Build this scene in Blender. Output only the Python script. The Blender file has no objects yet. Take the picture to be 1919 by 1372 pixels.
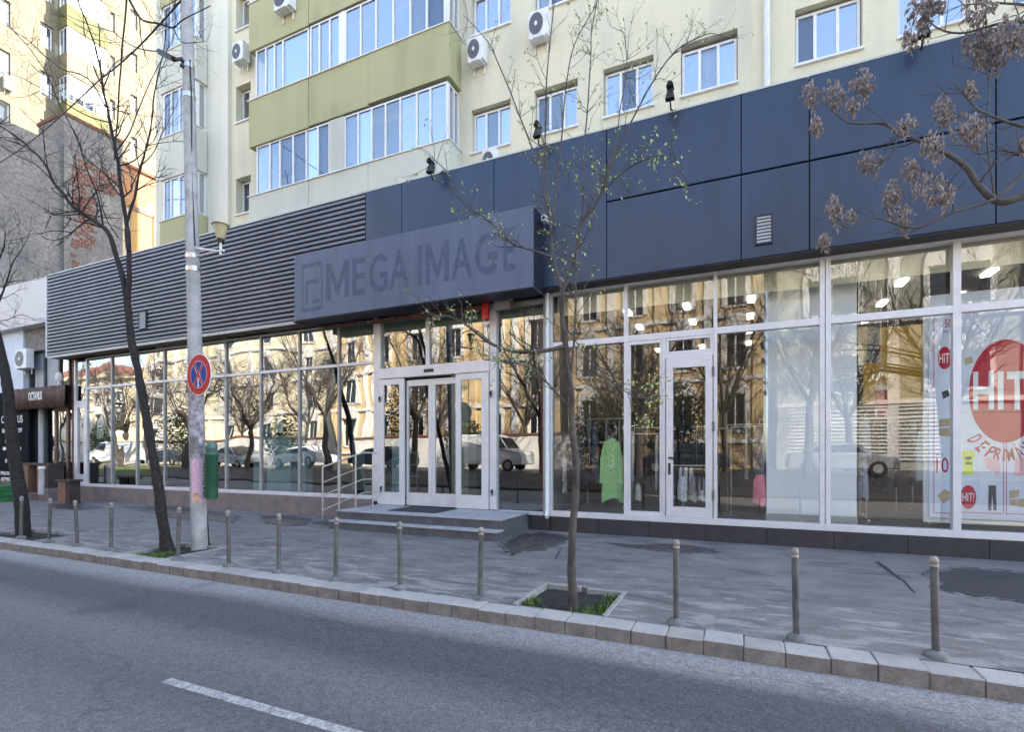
import bpy, bmesh, math, random
from mathutils import Vector, Matrix, noise
R = math.radians
PI = math.pi
rnd = random.Random(11)

# ------------------------------------------------------------------ camera, sky, sun, exposure
sc = bpy.context.scene
FPX, CX, HZ, CAMH = 960.0, 960.0, 850.0, 1.6
TH = math.atan(430.6 / 960.0)
S, C = math.sin(TH), math.cos(TH)
cam_d = bpy.data.cameras.new('camera')
cam = bpy.data.objects.new('camera', cam_d)
sc.collection.objects.link(cam)
cam.location = (0, 0, CAMH)
cam.rotation_euler = (R(90), 0, TH)
cam_d.sensor_fit = 'HORIZONTAL'
cam_d.sensor_width = 36.0
cam_d.lens = 36.0 * FPX / 1919.0
cam_d.shift_y = (850.0 - 686.0) / 1919.0
cam_d.clip_start = 0.05
cam_d.clip_end = 3000
sc.camera = cam

SUN_EL, SUN_DIR = R(38), (0.8, 0.6)
world = bpy.data.worlds.new('World')
sc.world = world
world.use_nodes = True
wn = world.node_tree
sky = wn.nodes.new('ShaderNodeTexSky')
sky.sky_type = 'NISHITA'
sky.sun_disc = False
sky.sun_elevation = SUN_EL
sky.sun_rotation = math.atan2(SUN_DIR[0], SUN_DIR[1])
sky.air_density = 1.0
sky.dust_density = 1.3
sky.ozone_density = 0.55
wn.links.new(sky.outputs[0], wn.nodes['Background'].inputs[0])
wn.nodes['Background'].inputs[1].default_value = 0.15

sun_d = bpy.data.lights.new('sun', 'SUN')
sun_d.energy = 4.2
sun_d.angle = R(0.5)
sun_d.color = (1.0, 0.93, 0.82)
sun = bpy.data.objects.new('sun', sun_d)
sc.collection.objects.link(sun)
sv = Vector((SUN_DIR[0] * math.cos(SUN_EL), SUN_DIR[1] * math.cos(SUN_EL), math.sin(SUN_EL)))
sun.rotation_euler = sv.to_track_quat('Z', 'Y').to_euler()
sun.location = (20, 30, 60)

sc.view_settings.view_transform = 'Standard'
sc.view_settings.look = 'None'
sc.view_settings.gamma = 1.0
sc.view_settings.use_curve_mapping = False
sc.view_settings.exposure = 2.45
sc.render.engine = 'CYCLES'
sc.cycles.use_denoising = True
sc.cycles.max_bounces = 10
sc.cycles.diffuse_bounces = 3
sc.cycles.glossy_bounces = 4
sc.cycles.transparent_max_bounces = 16
sc.cycles.caustics_reflective = False
sc.cycles.caustics_refractive = False
sc.cycles.sample_clamp_indirect = 6.0

# ------------------------------------------------------------------ surveying helpers
D = 10.08          # shop glass plane
YF = 9.63          # fascia front
YW = 10.30         # apartment wall front
def at(u, v, Y):
    k = (u - CX) / FPX
    t = Y / (C + S * k)
    return Vector(((-S + C * k) * t, Y, CAMH + (HZ - v) / FPX * t))
def ax(u, Y=D): return at(u, 850, Y).x
def az(u, v, Y=D): return at(u, v, Y).z
def gr(u, v, z=0.0):
    k = (u - CX) / FPX
    t = (z - CAMH) * FPX / (HZ - v)
    return Vector(((-S + C * k) * t, (C + S * k) * t, z))
def wy(u, X):
    k = (u - CX) / FPX
    return X * (C + S * k) / (-S + C * k)
def wz(u, v, X):
    k = (u - CX) / FPX
    return CAMH + (HZ - v) / FPX * X / (-S + C * k)

# ------------------------------------------------------------------ materials
MATS = {}
def nodemat(name):
    m = bpy.data.materials.new(name); m.use_nodes = True
    MATS[name] = m
    return m, m.node_tree.nodes, m.node_tree.links, m.node_tree.nodes['Principled BSDF']
def mat(name, col, rough=0.7, var=0.12, scale=3.0, metal=0.0, bump=0.0, bscale=60.0, spec=0.5, stretch=(1, 1, 1), col2=None, fine=0.0):
    m, n, l, b = nodemat(name)
    b.inputs['Roughness'].default_value = rough
    b.inputs['Metallic'].default_value = metal
    b.inputs['Specular IOR Level'].default_value = spec
    tc = n.new('ShaderNodeTexCoord'); geo = n.new('ShaderNodeNewGeometry')
    mp = n.new('ShaderNodeMapping'); mp.inputs['Scale'].default_value = stretch
    l.new(geo.outputs['Position'], mp.inputs['Vector'])
    nz = n.new('ShaderNodeTexNoise'); nz.inputs['Scale'].default_value = scale; nz.inputs['Detail'].default_value = 6; nz.inputs['Roughness'].default_value = 0.62
    l.new(mp.outputs[0], nz.inputs['Vector'])
    cr = n.new('ShaderNodeValToRGB')
    a = col2 if col2 else tuple(c * (1 - var * 1.6) for c in col)
    cr.color_ramp.elements[0].position = 0.32; cr.color_ramp.elements[0].color = (*a, 1)
    cr.color_ramp.elements[1].position = 0.68; cr.color_ramp.elements[1].color = (*[min(1, c * (1 + var * 0.6)) for c in col], 1)
    l.new(nz.outputs['Fac'], cr.inputs['Fac'])
    out = cr.outputs['Color']
    if fine:
        n2 = n.new('ShaderNodeTexNoise'); n2.inputs['Scale'].default_value = bscale; n2.inputs['Detail'].default_value = 3
        l.new(geo.outputs['Position'], n2.inputs['Vector'])
        mr = n.new('ShaderNodeMapRange'); mr.inputs['From Min'].default_value = 0.3; mr.inputs['From Max'].default_value = 0.7
        mr.inputs['To Min'].default_value = 1 - fine; mr.inputs['To Max'].default_value = 1 + fine
        l.new(n2.outputs['Fac'], mr.inputs['Value'])
        vm = n.new('ShaderNodeVectorMath'); vm.operation = 'SCALE'
        l.new(out, vm.inputs[0]); l.new(mr.outputs[0], vm.inputs['Scale']); out = vm.outputs[0]
    l.new(out, b.inputs['Base Color'])
    if bump:
        nb = n.new('ShaderNodeTexNoise'); nb.inputs['Scale'].default_value = bscale; nb.inputs['Detail'].default_value = 4
        l.new(geo.outputs['Position'], nb.inputs['Vector'])
        bp = n.new('ShaderNodeBump'); bp.inputs['Strength'].default_value = bump; bp.inputs['Distance'].default_value = 0.01
        l.new(nb.outputs['Fac'], bp.inputs['Height']); l.new(bp.outputs[0], b.inputs['Normal'])
    return m
def emis(name, col, strength):
    m, n, l, b = nodemat(name)
    b.inputs['Base Color'].default_value = (*col, 1)
    b.inputs['Emission Color'].default_value = (*col, 1)
    b.inputs['Emission Strength'].default_value = strength
    return m
def glassmat(name, refl=0.12, gain=1.0, tint=(0.9, 0.95, 0.94), wave=0.0, wscale=0.9, rough=0.0, rcol=(1, 1, 1)):
    m, n, l, b = nodemat(name)
    n.remove(b)
    tr = n.new('ShaderNodeBsdfTransparent'); tr.inputs[0].default_value = (*tint, 1)
    gl = n.new('ShaderNodeBsdfGlossy'); gl.inputs['Roughness'].default_value = rough; gl.inputs['Color'].default_value = (*rcol, 1)
    fr = n.new('ShaderNodeFresnel'); fr.inputs['IOR'].default_value = 1.5
    ma = n.new('ShaderNodeMath'); ma.operation = 'MULTIPLY_ADD'; ma.inputs[1].default_value = gain; ma.inputs[2].default_value = refl; ma.use_clamp = True
    mx = n.new('ShaderNodeMixShader')
    bk = n.new('ShaderNodeNewGeometry'); sb = n.new('ShaderNodeMath'); sb.operation = 'SUBTRACT'; sb.inputs[0].default_value = 1.0; l.new(bk.outputs['Backfacing'], sb.inputs[1])
    mu = n.new('ShaderNodeMath'); mu.operation = 'MULTIPLY'; l.new(ma.outputs[0], mu.inputs[0]); l.new(sb.outputs[0], mu.inputs[1])   # one mirror surface per pane
    l.new(fr.outputs[0], ma.inputs[0]); l.new(mu.outputs[0], mx.inputs[0]); l.new(tr.outputs[0], mx.inputs[1]); l.new(gl.outputs[0], mx.inputs[2])
    l.new(mx.outputs[0], n['Material Output'].inputs[0])
    if wave:
        geo = n.new('ShaderNodeNewGeometry')
        nz = n.new('ShaderNodeTexNoise'); nz.inputs['Scale'].default_value = wscale; nz.inputs['Detail'].default_value = 1.5
        l.new(geo.outputs['Position'], nz.inputs['Vector'])
        bp = n.new('ShaderNodeBump'); bp.inputs['Strength'].default_value = 1.0; bp.inputs['Distance'].default_value = wave
        l.new(nz.outputs['Fac'], bp.inputs['Height']); l.new(bp.outputs[0], gl.inputs['Normal'])
    return m

# road: aggregate speckle, dusty strip by the kerb, worn wheel tracks
def roadmat():
    m, n, l, b = nodemat('road_asphalt')
    geo = n.new('ShaderNodeNewGeometry'); sp = n.new('ShaderNodeSeparateXYZ'); l.new(geo.outputs['Position'], sp.inputs[0])
    nz = n.new('ShaderNodeTexNoise'); nz.inputs['Scale'].default_value = 0.9; nz.inputs['Detail'].default_value = 7
    mp = n.new('ShaderNodeMapping'); mp.inputs['Scale'].default_value = (0.35, 1.6, 1); l.new(geo.outputs['Position'], mp.inputs[0]); l.new(mp.outputs[0], nz.inputs['Vector'])
    md = n.new('ShaderNodeMath'); md.operation = 'MULTIPLY_ADD'; md.inputs[1].default_value = 0.55; l.new(nz.outputs['Fac'], md.inputs[0]); l.new(sp.outputs['Y'], md.inputs[2])
    cr = n.new('ShaderNodeValToRGB'); e = cr.color_ramp.elements
    mr = n.new('ShaderNodeMapRange'); mr.inputs['From Min'].default_value = 0.0; mr.inputs['From Max'].default_value = 5.2; l.new(md.outputs[0], mr.inputs['Value']); l.new(mr.outputs[0], cr.inputs['Fac'])
    e[0].position = 0.0; e[0].color = (0.135, 0.13, 0.132, 1); e[1].position = 1.0; e[1].color = (0.36, 0.355, 0.35, 1)
    for p, c in ((0.38, (0.135, 0.13, 0.133)), (0.52, (0.092, 0.09, 0.096)), (0.63, (0.135, 0.13, 0.132)), (0.73, (0.072, 0.071, 0.078)), (0.83, (0.082, 0.08, 0.087)), (0.885, (0.215, 0.207, 0.202)), (0.95, (0.285, 0.274, 0.264))):
        x = e.new(p); x.color = (*c, 1)
    v = n.new('ShaderNodeTexVoronoi'); v.inputs['Scale'].default_value = 85.0; l.new(geo.outputs['Position'], v.inputs['Vector'])
    sx = n.new('ShaderNodeSeparateColor'); l.new(v.outputs['Color'], sx.inputs[0])
    m1 = n.new('ShaderNodeMapRange'); m1.interpolation_type = 'SMOOTHSTEP'; m1.inputs['From Min'].default_value = 0.05; m1.inputs['From Max'].default_value = 0.98; m1.inputs['To Min'].default_value = 0.74; m1.inputs['To Max'].default_value = 1.34
    l.new(sx.outputs[0], m1.inputs['Value'])
    # rare pale chippings
    v2 = n.new('ShaderNodeTexVoronoi'); v2.inputs['Scale'].default_value = 14.0; l.new(geo.outputs['Position'], v2.inputs['Vector'])
    m2 = n.new('ShaderNodeMapRange'); m2.inputs['From Min'].default_value = 0.07; m2.inputs['From Max'].default_value = 0.05; m2.inputs['To Min'].default_value = 0; m2.inputs['To Max'].default_value = 1
    l.new(v2.outputs['Distance'], m2.inputs['Value'])
    s2 = n.new('ShaderNodeSeparateColor'); l.new(v2.outputs['Color'], s2.inputs[0])
    g2 = n.new('ShaderNodeMath'); g2.operation = 'GREATER_THAN'; g2.inputs[1].default_value = 0.72; l.new(s2.outputs[0], g2.inputs[0])
    g3 = n.new('ShaderNodeMath'); g3.operation = 'MULTIPLY'; l.new(g2.outputs[0], g3.inputs[0]); l.new(m2.outputs[0], g3.inputs[1])
    vm = n.new('ShaderNodeVectorMath'); vm.operation = 'SCALE'; l.new(cr.outputs[0], vm.inputs[0]); l.new(m1.outputs[0], vm.inputs['Scale'])
    mx = n.new('ShaderNodeMix'); mx.data_type = 'RGBA'; l.new(g3.outputs[0], mx.inputs['Factor']); l.new(vm.outputs[0], mx.inputs['A']); mx.inputs['B'].default_value = (0.32, 0.32, 0.31, 1)
    # clumped wear, oil drips and long cracks
    nq = n.new('ShaderNodeTexNoise'); nq.inputs['Scale'].default_value = 16.0; nq.inputs['Detail'].default_value = 5; l.new(geo.outputs['Position'], nq.inputs['Vector'])
    q1 = n.new('ShaderNodeMapRange'); q1.inputs['From Min'].default_value = 0.3; q1.inputs['From Max'].default_value = 0.7; q1.inputs['To Min'].default_value = 0.84; q1.inputs['To Max'].default_value = 1.16; l.new(nq.outputs['Fac'], q1.inputs['Value'])
    no = n.new('ShaderNodeTexNoise'); no.inputs['Scale'].default_value = 1.3; no.inputs['Detail'].default_value = 4; l.new(geo.outputs['Position'], no.inputs['Vector'])
    q2 = n.new('ShaderNodeMapRange'); q2.interpolation_type = 'SMOOTHSTEP'; q2.inputs['From Min'].default_value = 0.6; q2.inputs['From Max'].default_value = 0.75; q2.inputs['To Min'].default_value = 1.0; q2.inputs['To Max'].default_value = 0.72; l.new(no.outputs['Fac'], q2.inputs['Value'])
    wv = n.new('ShaderNodeVectorMath'); wv.operation = 'MULTIPLY_ADD'; wv.inputs[1].default_value = (0.5, 0.5, 0.5); l.new(no.outputs['Color'], wv.inputs[0]); l.new(mp.outputs[0], wv.inputs[2])
    vk = n.new('ShaderNodeTexVoronoi'); vk.feature = 'DISTANCE_TO_EDGE'; vk.inputs['Scale'].default_value = 0.55; l.new(wv.outputs[0], vk.inputs['Vector'])
    q3 = n.new('ShaderNodeMapRange'); q3.inputs['From Min'].default_value = 0.0; q3.inputs['From Max'].default_value = 0.008; q3.inputs['To Min'].default_value = 0.74; q3.inputs['To Max'].default_value = 1.0; l.new(vk.outputs['Distance'], q3.inputs['Value'])
    p1 = n.new('ShaderNodeMath'); p1.operation = 'MULTIPLY'; l.new(q1.outputs[0], p1.inputs[0]); l.new(q2.outputs[0], p1.inputs[1])
    p2 = n.new('ShaderNodeMath'); p2.operation = 'MULTIPLY'; l.new(p1.outputs[0], p2.inputs[0]); l.new(q3.outputs[0], p2.inputs[1])
    vz = n.new('ShaderNodeVectorMath'); vz.operation = 'SCALE'; l.new(mx.outputs['Result'], vz.inputs[0]); l.new(p2.outputs[0], vz.inputs['Scale'])
    l.new(vz.outputs[0], b.inputs['Base Color'])
    b.inputs['Roughness'].default_value = 0.72
    bp = n.new('ShaderNodeBump'); bp.inputs['Strength'].default_value = 0.55; bp.inputs['Distance'].default_value = 0.006
    l.new(v.outputs['Distance'], bp.inputs['Height']); l.new(bp.outputs[0], b.inputs['Normal'])
roadmat()

def pavemat():
    m, n, l, b = nodemat('pavement_asphalt')
    geo = n.new('ShaderNodeNewGeometry'); sp = n.new('ShaderNodeSeparateXYZ'); l.new(geo.outputs['Position'], sp.inputs[0])
    def nz(scale, detail, st, rough=0.6, dist=0.0):
        mp = n.new('ShaderNodeMapping'); mp.inputs['Scale'].default_value = st; l.new(geo.outputs['Position'], mp.inputs[0])
        x = n.new('ShaderNodeTexNoise'); x.inputs['Scale'].default_value = scale; x.inputs['Detail'].default_value = detail; x.inputs['Roughness'].default_value = rough; x.inputs['Distortion'].default_value = dist
        l.new(mp.outputs[0], x.inputs['Vector']); return x
    base = nz(1.6, 8, (0.7, 1.2, 1), 0.72); cr = n.new('ShaderNodeValToRGB'); e = cr.color_ramp.elements
    e[0].position = 0.3; e[0].color = (0.108, 0.099, 0.099, 1); e[1].position = 0.66; e[1].color = (0.235, 0.218, 0.211, 1)
    l.new(base.outputs['Fac'], cr.inputs['Fac'])
    # paler blotches, mostly on the kerb side
    sc1 = nz(2.6, 4, (0.75, 2.1, 1), 0.55, 0.6)
    yr = n.new('ShaderNodeMapRange'); yr.inputs['From Min'].default_value = 7.6; yr.inputs['From Max'].default_value = 5.3; yr.inputs['To Min'].default_value = -0.09; yr.inputs['To Max'].default_value = 0.085
    l.new(sp.outputs['Y'], yr.inputs['Value'])
    ad = n.new('ShaderNodeMath'); l.new(sc1.outputs['Fac'], ad.inputs[0]); l.new(yr.outputs[0], ad.inputs[1])
    s1 = n.new('ShaderNodeMapRange'); s1.interpolation_type = 'SMOOTHSTEP'; s1.inputs['From Min'].default_value = 0.55; s1.inputs['From Max'].default_value = 0.68; s1.inputs['To Max'].default_value = 0.75
    l.new(ad.outputs[0], s1.inputs['Value'])
    mx = n.new('ShaderNodeMix'); mx.data_type = 'RGBA'; l.new(s1.outputs[0], mx.inputs['Factor']); l.new(cr.outputs[0], mx.inputs['A']); mx.inputs['B'].default_value = (0.33, 0.315, 0.30, 1)
    # dark damp blotches
    dk = nz(1.9, 5, (0.7, 1.7, 1), 0.6, 0.4)
    d1 = n.new('ShaderNodeMapRange'); d1.interpolation_type = 'SMOOTHSTEP'; d1.inputs['From Min'].default_value = 0.54; d1.inputs['From Max'].default_value = 0.66; d1.inputs['To Max'].default_value = 0.7
    l.new(dk.outputs['Fac'], d1.inputs['Value'])
    mx2 = n.new('ShaderNodeMix'); mx2.data_type = 'RGBA'; l.new(d1.outputs[0], mx2.inputs['Factor']); l.new(mx.outputs['Result'], mx2.inputs['A']); mx2.inputs['B'].default_value = (0.075, 0.072, 0.075, 1)
    fi = n.new('ShaderNodeTexVoronoi'); fi.inputs['Scale'].default_value = 95; l.new(geo.outputs['Position'], fi.inputs['Vector'])
    fs = n.new('ShaderNodeSeparateColor'); l.new(fi.outputs['Color'], fs.inputs[0])
    fm = n.new('ShaderNodeMapRange'); fm.inputs['To Min'].default_value = 0.82; fm.inputs['To Max'].default_value = 1.2; l.new(fs.outputs[0], fm.inputs['Value'])
    vm = n.new('ShaderNodeVectorMath'); vm.operation = 'SCALE'; l.new(mx2.outputs['Result'], vm.inputs[0]); l.new(fm.outputs[0], vm.inputs['Scale'])
    # hairline cracks
    vc = n.new('ShaderNodeTexVoronoi'); vc.feature = 'DISTANCE_TO_EDGE'; vc.inputs['Scale'].default_value = 0.42
    dn = nz(3.0, 4, (1, 1, 1)); vv = n.new('ShaderNodeVectorMath'); vv.operation = 'MULTIPLY_ADD'; vv.inputs[1].default_value = (0.35, 0.35, 0.35)
    l.new(dn.outputs['Color'], vv.inputs[0]); l.new(geo.outputs['Position'], vv.inputs[2]); l.new(vv.outputs[0], vc.inputs['Vector'])
    cm = n.new('ShaderNodeMapRange'); cm.inputs['From Min'].default_value = 0.0; cm.inputs['From Max'].default_value = 0.006; cm.inputs['To Min'].default_value = 0.78; cm.inputs['To Max'].default_value = 1.0
    l.new(vc.outputs['Distance'], cm.inputs['Value'])
    v3 = n.new('ShaderNodeVectorMath'); v3.operation = 'SCALE'; l.new(vm.outputs[0], v3.inputs[0]); l.new(cm.outputs[0], v3.inputs['Scale'])
    l.new(v3.outputs[0], b.inputs['Base Color'])
    b.inputs['Roughness'].default_value = 0.62
    bp = n.new('ShaderNodeBump'); bp.inputs['Strength'].default_value = 0.5; bp.inputs['Distance'].default_value = 0.02
    l.new(sc1.outputs['Fac'], bp.inputs['Height']); l.new(bp.outputs[0], b.inputs['Normal'])
pavemat()

def plastermat(name, col, stain, streak=1.0, lo=8.0, hi=16.0, rough=0.9):
    m, n, l, b = nodemat(name)
    geo = n.new('ShaderNodeNewGeometry')
    def nz(scale, st, detail=5):
        mp = n.new('ShaderNodeMapping'); mp.inputs['Scale'].default_value = st; l.new(geo.outputs['Position'], mp.inputs[0])
        x = n.new('ShaderNodeTexNoise'); x.inputs['Scale'].default_value = scale; x.inputs['Detail'].default_value = detail; l.new(mp.outputs[0], x.inputs['Vector']); return x
    a = nz(1.0, (2.2, 2.2, 0.22)); c = nz(0.45, (1, 1, 1), 6)
    ad = n.new('ShaderNodeMath'); ad.operation = 'MULTIPLY'; l.new(a.outputs['Fac'], ad.inputs[0]); l.new(c.outputs['Fac'], ad.inputs[1])
    mr = n.new('ShaderNodeMapRange'); mr.interpolation_type = 'SMOOTHSTEP'; mr.inputs['From Min'].default_value = 0.2; mr.inputs['From Max'].default_value = 0.42; mr.inputs['To Max'].default_value = 0.85 * streak
    l.new(ad.outputs[0], mr.inputs['Value'])
    mx = n.new('ShaderNodeMix'); mx.data_type = 'RGBA'; mx.inputs['A'].default_value = (*col, 1); mx.inputs['B'].default_value = (*stain, 1); l.new(mr.outputs[0], mx.inputs['Factor'])
    f = nz(55, (1, 1, 1), 2); fm = n.new('ShaderNodeMapRange'); fm.inputs['From Min'].default_value = 0.3; fm.inputs['From Max'].default_value = 0.7; fm.inputs['To Min'].default_value = 0.93; fm.inputs['To Max'].default_value = 1.06
    l.new(f.outputs['Fac'], fm.inputs['Value'])
    vm = n.new('ShaderNodeVectorMath'); vm.operation = 'SCALE'; l.new(mx.outputs['Result'], vm.inputs[0]); l.new(fm.outputs[0], vm.inputs['Scale'])
    l.new(vm.outputs[0], b.inputs['Base Color'])
    b.inputs['Roughness'].default_value = rough
    bp = n.new('ShaderNodeBump'); bp.inputs['Strength'].default_value = 0.35; bp.inputs['Distance'].default_value = 0.01; l.new(f.outputs['Fac'], bp.inputs['Height']); l.new(bp.outputs[0], b.inputs['Normal'])
plastermat('cream_plaster', (0.69, 0.635, 0.465), (0.55, 0.53, 0.41))
plastermat('pale_plaster', (0.68, 0.66, 0.54), (0.56, 0.56, 0.48))
plastermat('green_plaster', (0.42, 0.40, 0.22), (0.335, 0.325, 0.18), 1.0)
plastermat('greygreen_plaster', (0.58, 0.57, 0.48), (0.48, 0.48, 0.41))
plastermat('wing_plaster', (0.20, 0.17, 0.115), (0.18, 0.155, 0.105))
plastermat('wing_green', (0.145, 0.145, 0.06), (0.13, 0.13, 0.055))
plastermat('white_plaster', (0.66, 0.64, 0.62), (0.48, 0.45, 0.43))
plastermat('ochre_plaster', (0.66, 0.49, 0.27), (0.56, 0.41, 0.22))
plastermat('sandy_plaster', (0.70, 0.62, 0.44), (0.6, 0.53, 0.38))
plastermat('office_plaster', (0.36, 0.35, 0.28), (0.30, 0.29, 0.24))
plastermat('opposite_white', (0.74, 0.71, 0.66), (0.6, 0.57, 0.52))

def brickmat(name, c1, c2, mortar, patch=None, thr=0.5, plaster=(0.6, 0.5, 0.36)):
    m, n, l, b = nodemat(name)
    geo = n.new('ShaderNodeNewGeometry'); sp = n.new('ShaderNodeSeparateXYZ'); l.new(geo.outputs['Position'], sp.inputs[0])
    ad = n.new('ShaderNodeMath'); l.new(sp.outputs['X'], ad.inputs[0]); l.new(sp.outputs['Y'], ad.inputs[1])
    cb = n.new('ShaderNodeCombineXYZ'); l.new(ad.outputs[0], cb.inputs['X']); l.new(sp.outputs['Z'], cb.inputs['Y'])
    bt = n.new('ShaderNodeTexBrick'); bt.inputs['Scale'].default_value = 1.0; bt.inputs['Brick Width'].default_value = 0.26; bt.inputs['Row Height'].default_value = 0.15; bt.inputs['Mortar Size'].default_value = 0.018
    bt.inputs['Color1'].default_value = (*c1, 1); bt.inputs['Color2'].default_value = (*c2, 1); bt.inputs['Mortar'].default_value = (*mortar, 1)
    l.new(cb.outputs[0], bt.inputs['Vector'])
    out = bt.outputs['Color']
    nz = n.new('ShaderNodeTexNoise'); nz.inputs['Scale'].default_value = 0.55; nz.inputs['Detail'].default_value = 8; l.new(geo.outputs['Position'], nz.inputs['Vector'])
    if patch:
        mr = n.new('ShaderNodeMapRange'); mr.inputs['From Min'].default_value = thr; mr.inputs['From Max'].default_value = thr + 0.03; l.new(nz.outputs['Fac'], mr.inputs['Value'])
        mx = n.new('ShaderNodeMix'); mx.data_type = 'RGBA'; l.new(mr.outputs[0], mx.inputs['Factor']); l.new(out, mx.inputs['A']); mx.inputs['B'].default_value = (*plaster, 1); out = mx.outputs['Result']
    l.new(out, b.inputs['Base Color']); b.inputs['Roughness'].default_value = 0.9
    bp = n.new('ShaderNodeBump'); bp.inputs['Strength'].default_value = 0.6; bp.inputs['Distance'].default_value = 0.015; bp.invert = True; l.new(bt.outputs['Fac'], bp.inputs['Height']); l.new(bp.outputs[0], b.inputs['Normal'])
brickmat('red_brick', (0.21, 0.085, 0.06), (0.16, 0.065, 0.05), (0.26, 0.22, 0.19))
brickmat('orange_brick', (0.42, 0.19, 0.08), (0.34, 0.14, 0.06), (0.42, 0.30, 0.18), True, 0.53)

mat('cement_plaster', (0.22, 0.205, 0.19), 0.95, 0.1, 0.8, bump=0.8, bscale=7.0, fine=0.28, col2=(0.14, 0.135, 0.13))
mat('fascia_panel', (0.016, 0.036, 0.080), 0.38, 0.2, 1.0, spec=0.55, stretch=(2.2, 2.2, 0.3))
mat('sign_box', (0.086, 0.108, 0.172), 0.5, 0.12, 1.0, spec=0.5, stretch=(2.2, 2.2, 0.5))
mat('ghost_letter', (0.066, 0.086, 0.142), 0.6, 0.18, 7.0, spec=0.4)
mat('ridge_metal', (0.155, 0.16, 0.19), 0.45, 0.10, 1.4, metal=0.25)
mat('groove_metal', (0.022, 0.026, 0.05), 0.6, 0.1)
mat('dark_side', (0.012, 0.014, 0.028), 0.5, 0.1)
mat('aluminium', (0.70, 0.675, 0.685), 0.42, 0.06, 4.0, metal=0.15)
mat('aluminium_dull', (0.40, 0.385, 0.37), 0.5, 0.12, 3.0, metal=0.2)
mat('white_upvc', (0.78, 0.78, 0.78), 0.4, 0.05)
mat('white_metal', (0.74, 0.74, 0.73), 0.45, 0.08, 6.0)
mat('flashing', (0.55, 0.56, 0.50), 0.5, 0.15, 2.0)
mat('stainless', (0.58, 0.56, 0.54), 0.3, 0.08, metal=0.85)
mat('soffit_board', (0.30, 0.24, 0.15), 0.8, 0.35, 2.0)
mat('rusty_beam', (0.16, 0.07, 0.045), 0.8, 0.4, 5.0)
mat('left_plinth', (0.22, 0.175, 0.165), 0.75, 0.18, 3.0, fine=0.12)
mat('right_plinth', (0.042, 0.037, 0.040), 0.6, 0.18, 4.0, fine=0.1)
mat('step_granite', (0.40, 0.39, 0.395), 0.65, 0.15, 3.0, fine=0.2, bump=0.2)
mat('step_riser', (0.10, 0.097, 0.102), 0.75, 0.2, 5.0, fine=0.2)
mat('doormat', (0.035, 0.035, 0.04), 0.95, 0.2, 20.0)
mat('kerb_stone', (0.40, 0.375, 0.345), 0.85, 0.2, 5.0, bump=0.5, bscale=90, fine=0.15, col2=(0.36, 0.345, 0.33))
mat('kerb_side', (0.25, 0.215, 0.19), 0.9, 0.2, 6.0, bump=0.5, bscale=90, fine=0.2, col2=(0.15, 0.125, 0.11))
mat('kerb_stone_b', (0.34, 0.315, 0.29), 0.85, 0.2, 5.0, bump=0.5, bscale=90, fine=0.15, col2=(0.31, 0.295, 0.28))
mat('kerb_joint', (0.10, 0.09, 0.085), 0.95)
mat('pit_edging', (0.33, 0.32, 0.30), 0.9, 0.2, 8.0, bump=0.4, fine=0.15)
mat('soil', (0.030, 0.028, 0.028), 0.98, 0.4, 14.0, bump=1.0, bscale=40)
mat('grass_blade', (0.115, 0.195, 0.03), 0.7, 0.4, 30.0)
mat('road_paint', (0.40, 0.39, 0.38), 0.75, 0.25, 14.0, fine=0.45, bscale=60, col2=(0.20, 0.20, 0.205))
mat('tar_patch', (0.026, 0.027, 0.034), 0.55, 0.25, 6.0, fine=0.25, bscale=80)
mat('concrete_pole', (0.42, 0.415, 0.41), 0.85, 0.2, 4.0, bump=0.25, bscale=50, fine=0.12, col2=(0.29, 0.285, 0.285))
mat('bollard_grey', (0.115, 0.11, 0.108), 0.6, 0.28, 9.0, fine=0.12)
mat('bollard_cap', (0.33, 0.30, 0.27), 0.6, 0.3, 12.0)
mat('bollard_foot', (0.19, 0.185, 0.185), 0.9, 0.3, 10.0, bump=0.4)
mat('dark_post', (0.02, 0.02, 0.022), 0.7)
mat('bin_green', (0.030, 0.105, 0.055), 0.42, 0.15, 6.0)
mat('bin_dome', (0.085, 0.17, 0.14), 0.4, 0.15, 6.0)
mat('black_plastic', (0.016, 0.016, 0.017), 0.5, 0.1)
mat('fan_grey', (0.15, 0.15, 0.16), 0.5, 0.1)
mat('sign_red', (0.50, 0.008, 0.006), 0.5, 0.04, spec=0.2)
mat('sign_blue', (0.008, 0.03, 0.27), 0.5, 0.04, spec=0.2)
mat('paper_white', (0.78, 0.78, 0.78), 0.7, 0.05)
mat('sign_white', (0.82, 0.82, 0.82), 0.4, 0.03)
mat('poster_pink', (0.66, 0.22, 0.40), 0.7, 0.3, 22.0, col2=(0.66, 0.62, 0.60))
mat('poster_orange', (0.72, 0.42, 0.18), 0.7, 0.3, 9.0)
mat('peeling_paper', (0.42, 0.38, 0.40), 0.85, 0.6, 11.0, col2=(0.12, 0.12, 0.14))
mat('alarm_red', (0.50, 0.008, 0.006), 0.4, 0.05)
mat('lamp_glass', (0.48, 0.42, 0.25), 0.35, 0.25, 6.0)
mat('bark_dark', (0.030, 0.026, 0.024), 0.95, 0.4, 16.0, bump=0.9, bscale=45)
mat('bark_brown', (0.095, 0.078, 0.068), 0.9, 0.4, 14.0, bump=0.9, bscale=45, stretch=(1, 1, 0.35))
mat('bark_grey', (0.105, 0.095, 0.09), 0.9, 0.3, 16.0, bump=0.6)
mat('young_leaf', (0.34, 0.42, 0.13), 0.6, 0.3, 25.0)
mat('dry_seed', (0.43, 0.375, 0.355), 0.85, 0.45, 60.0, col2=(0.13, 0.105, 0.10))
mat('cable_black', (0.012, 0.012, 0.013), 0.6)
mat('room_dark', (0.04, 0.04, 0.045), 0.9, 0.1)
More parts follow.
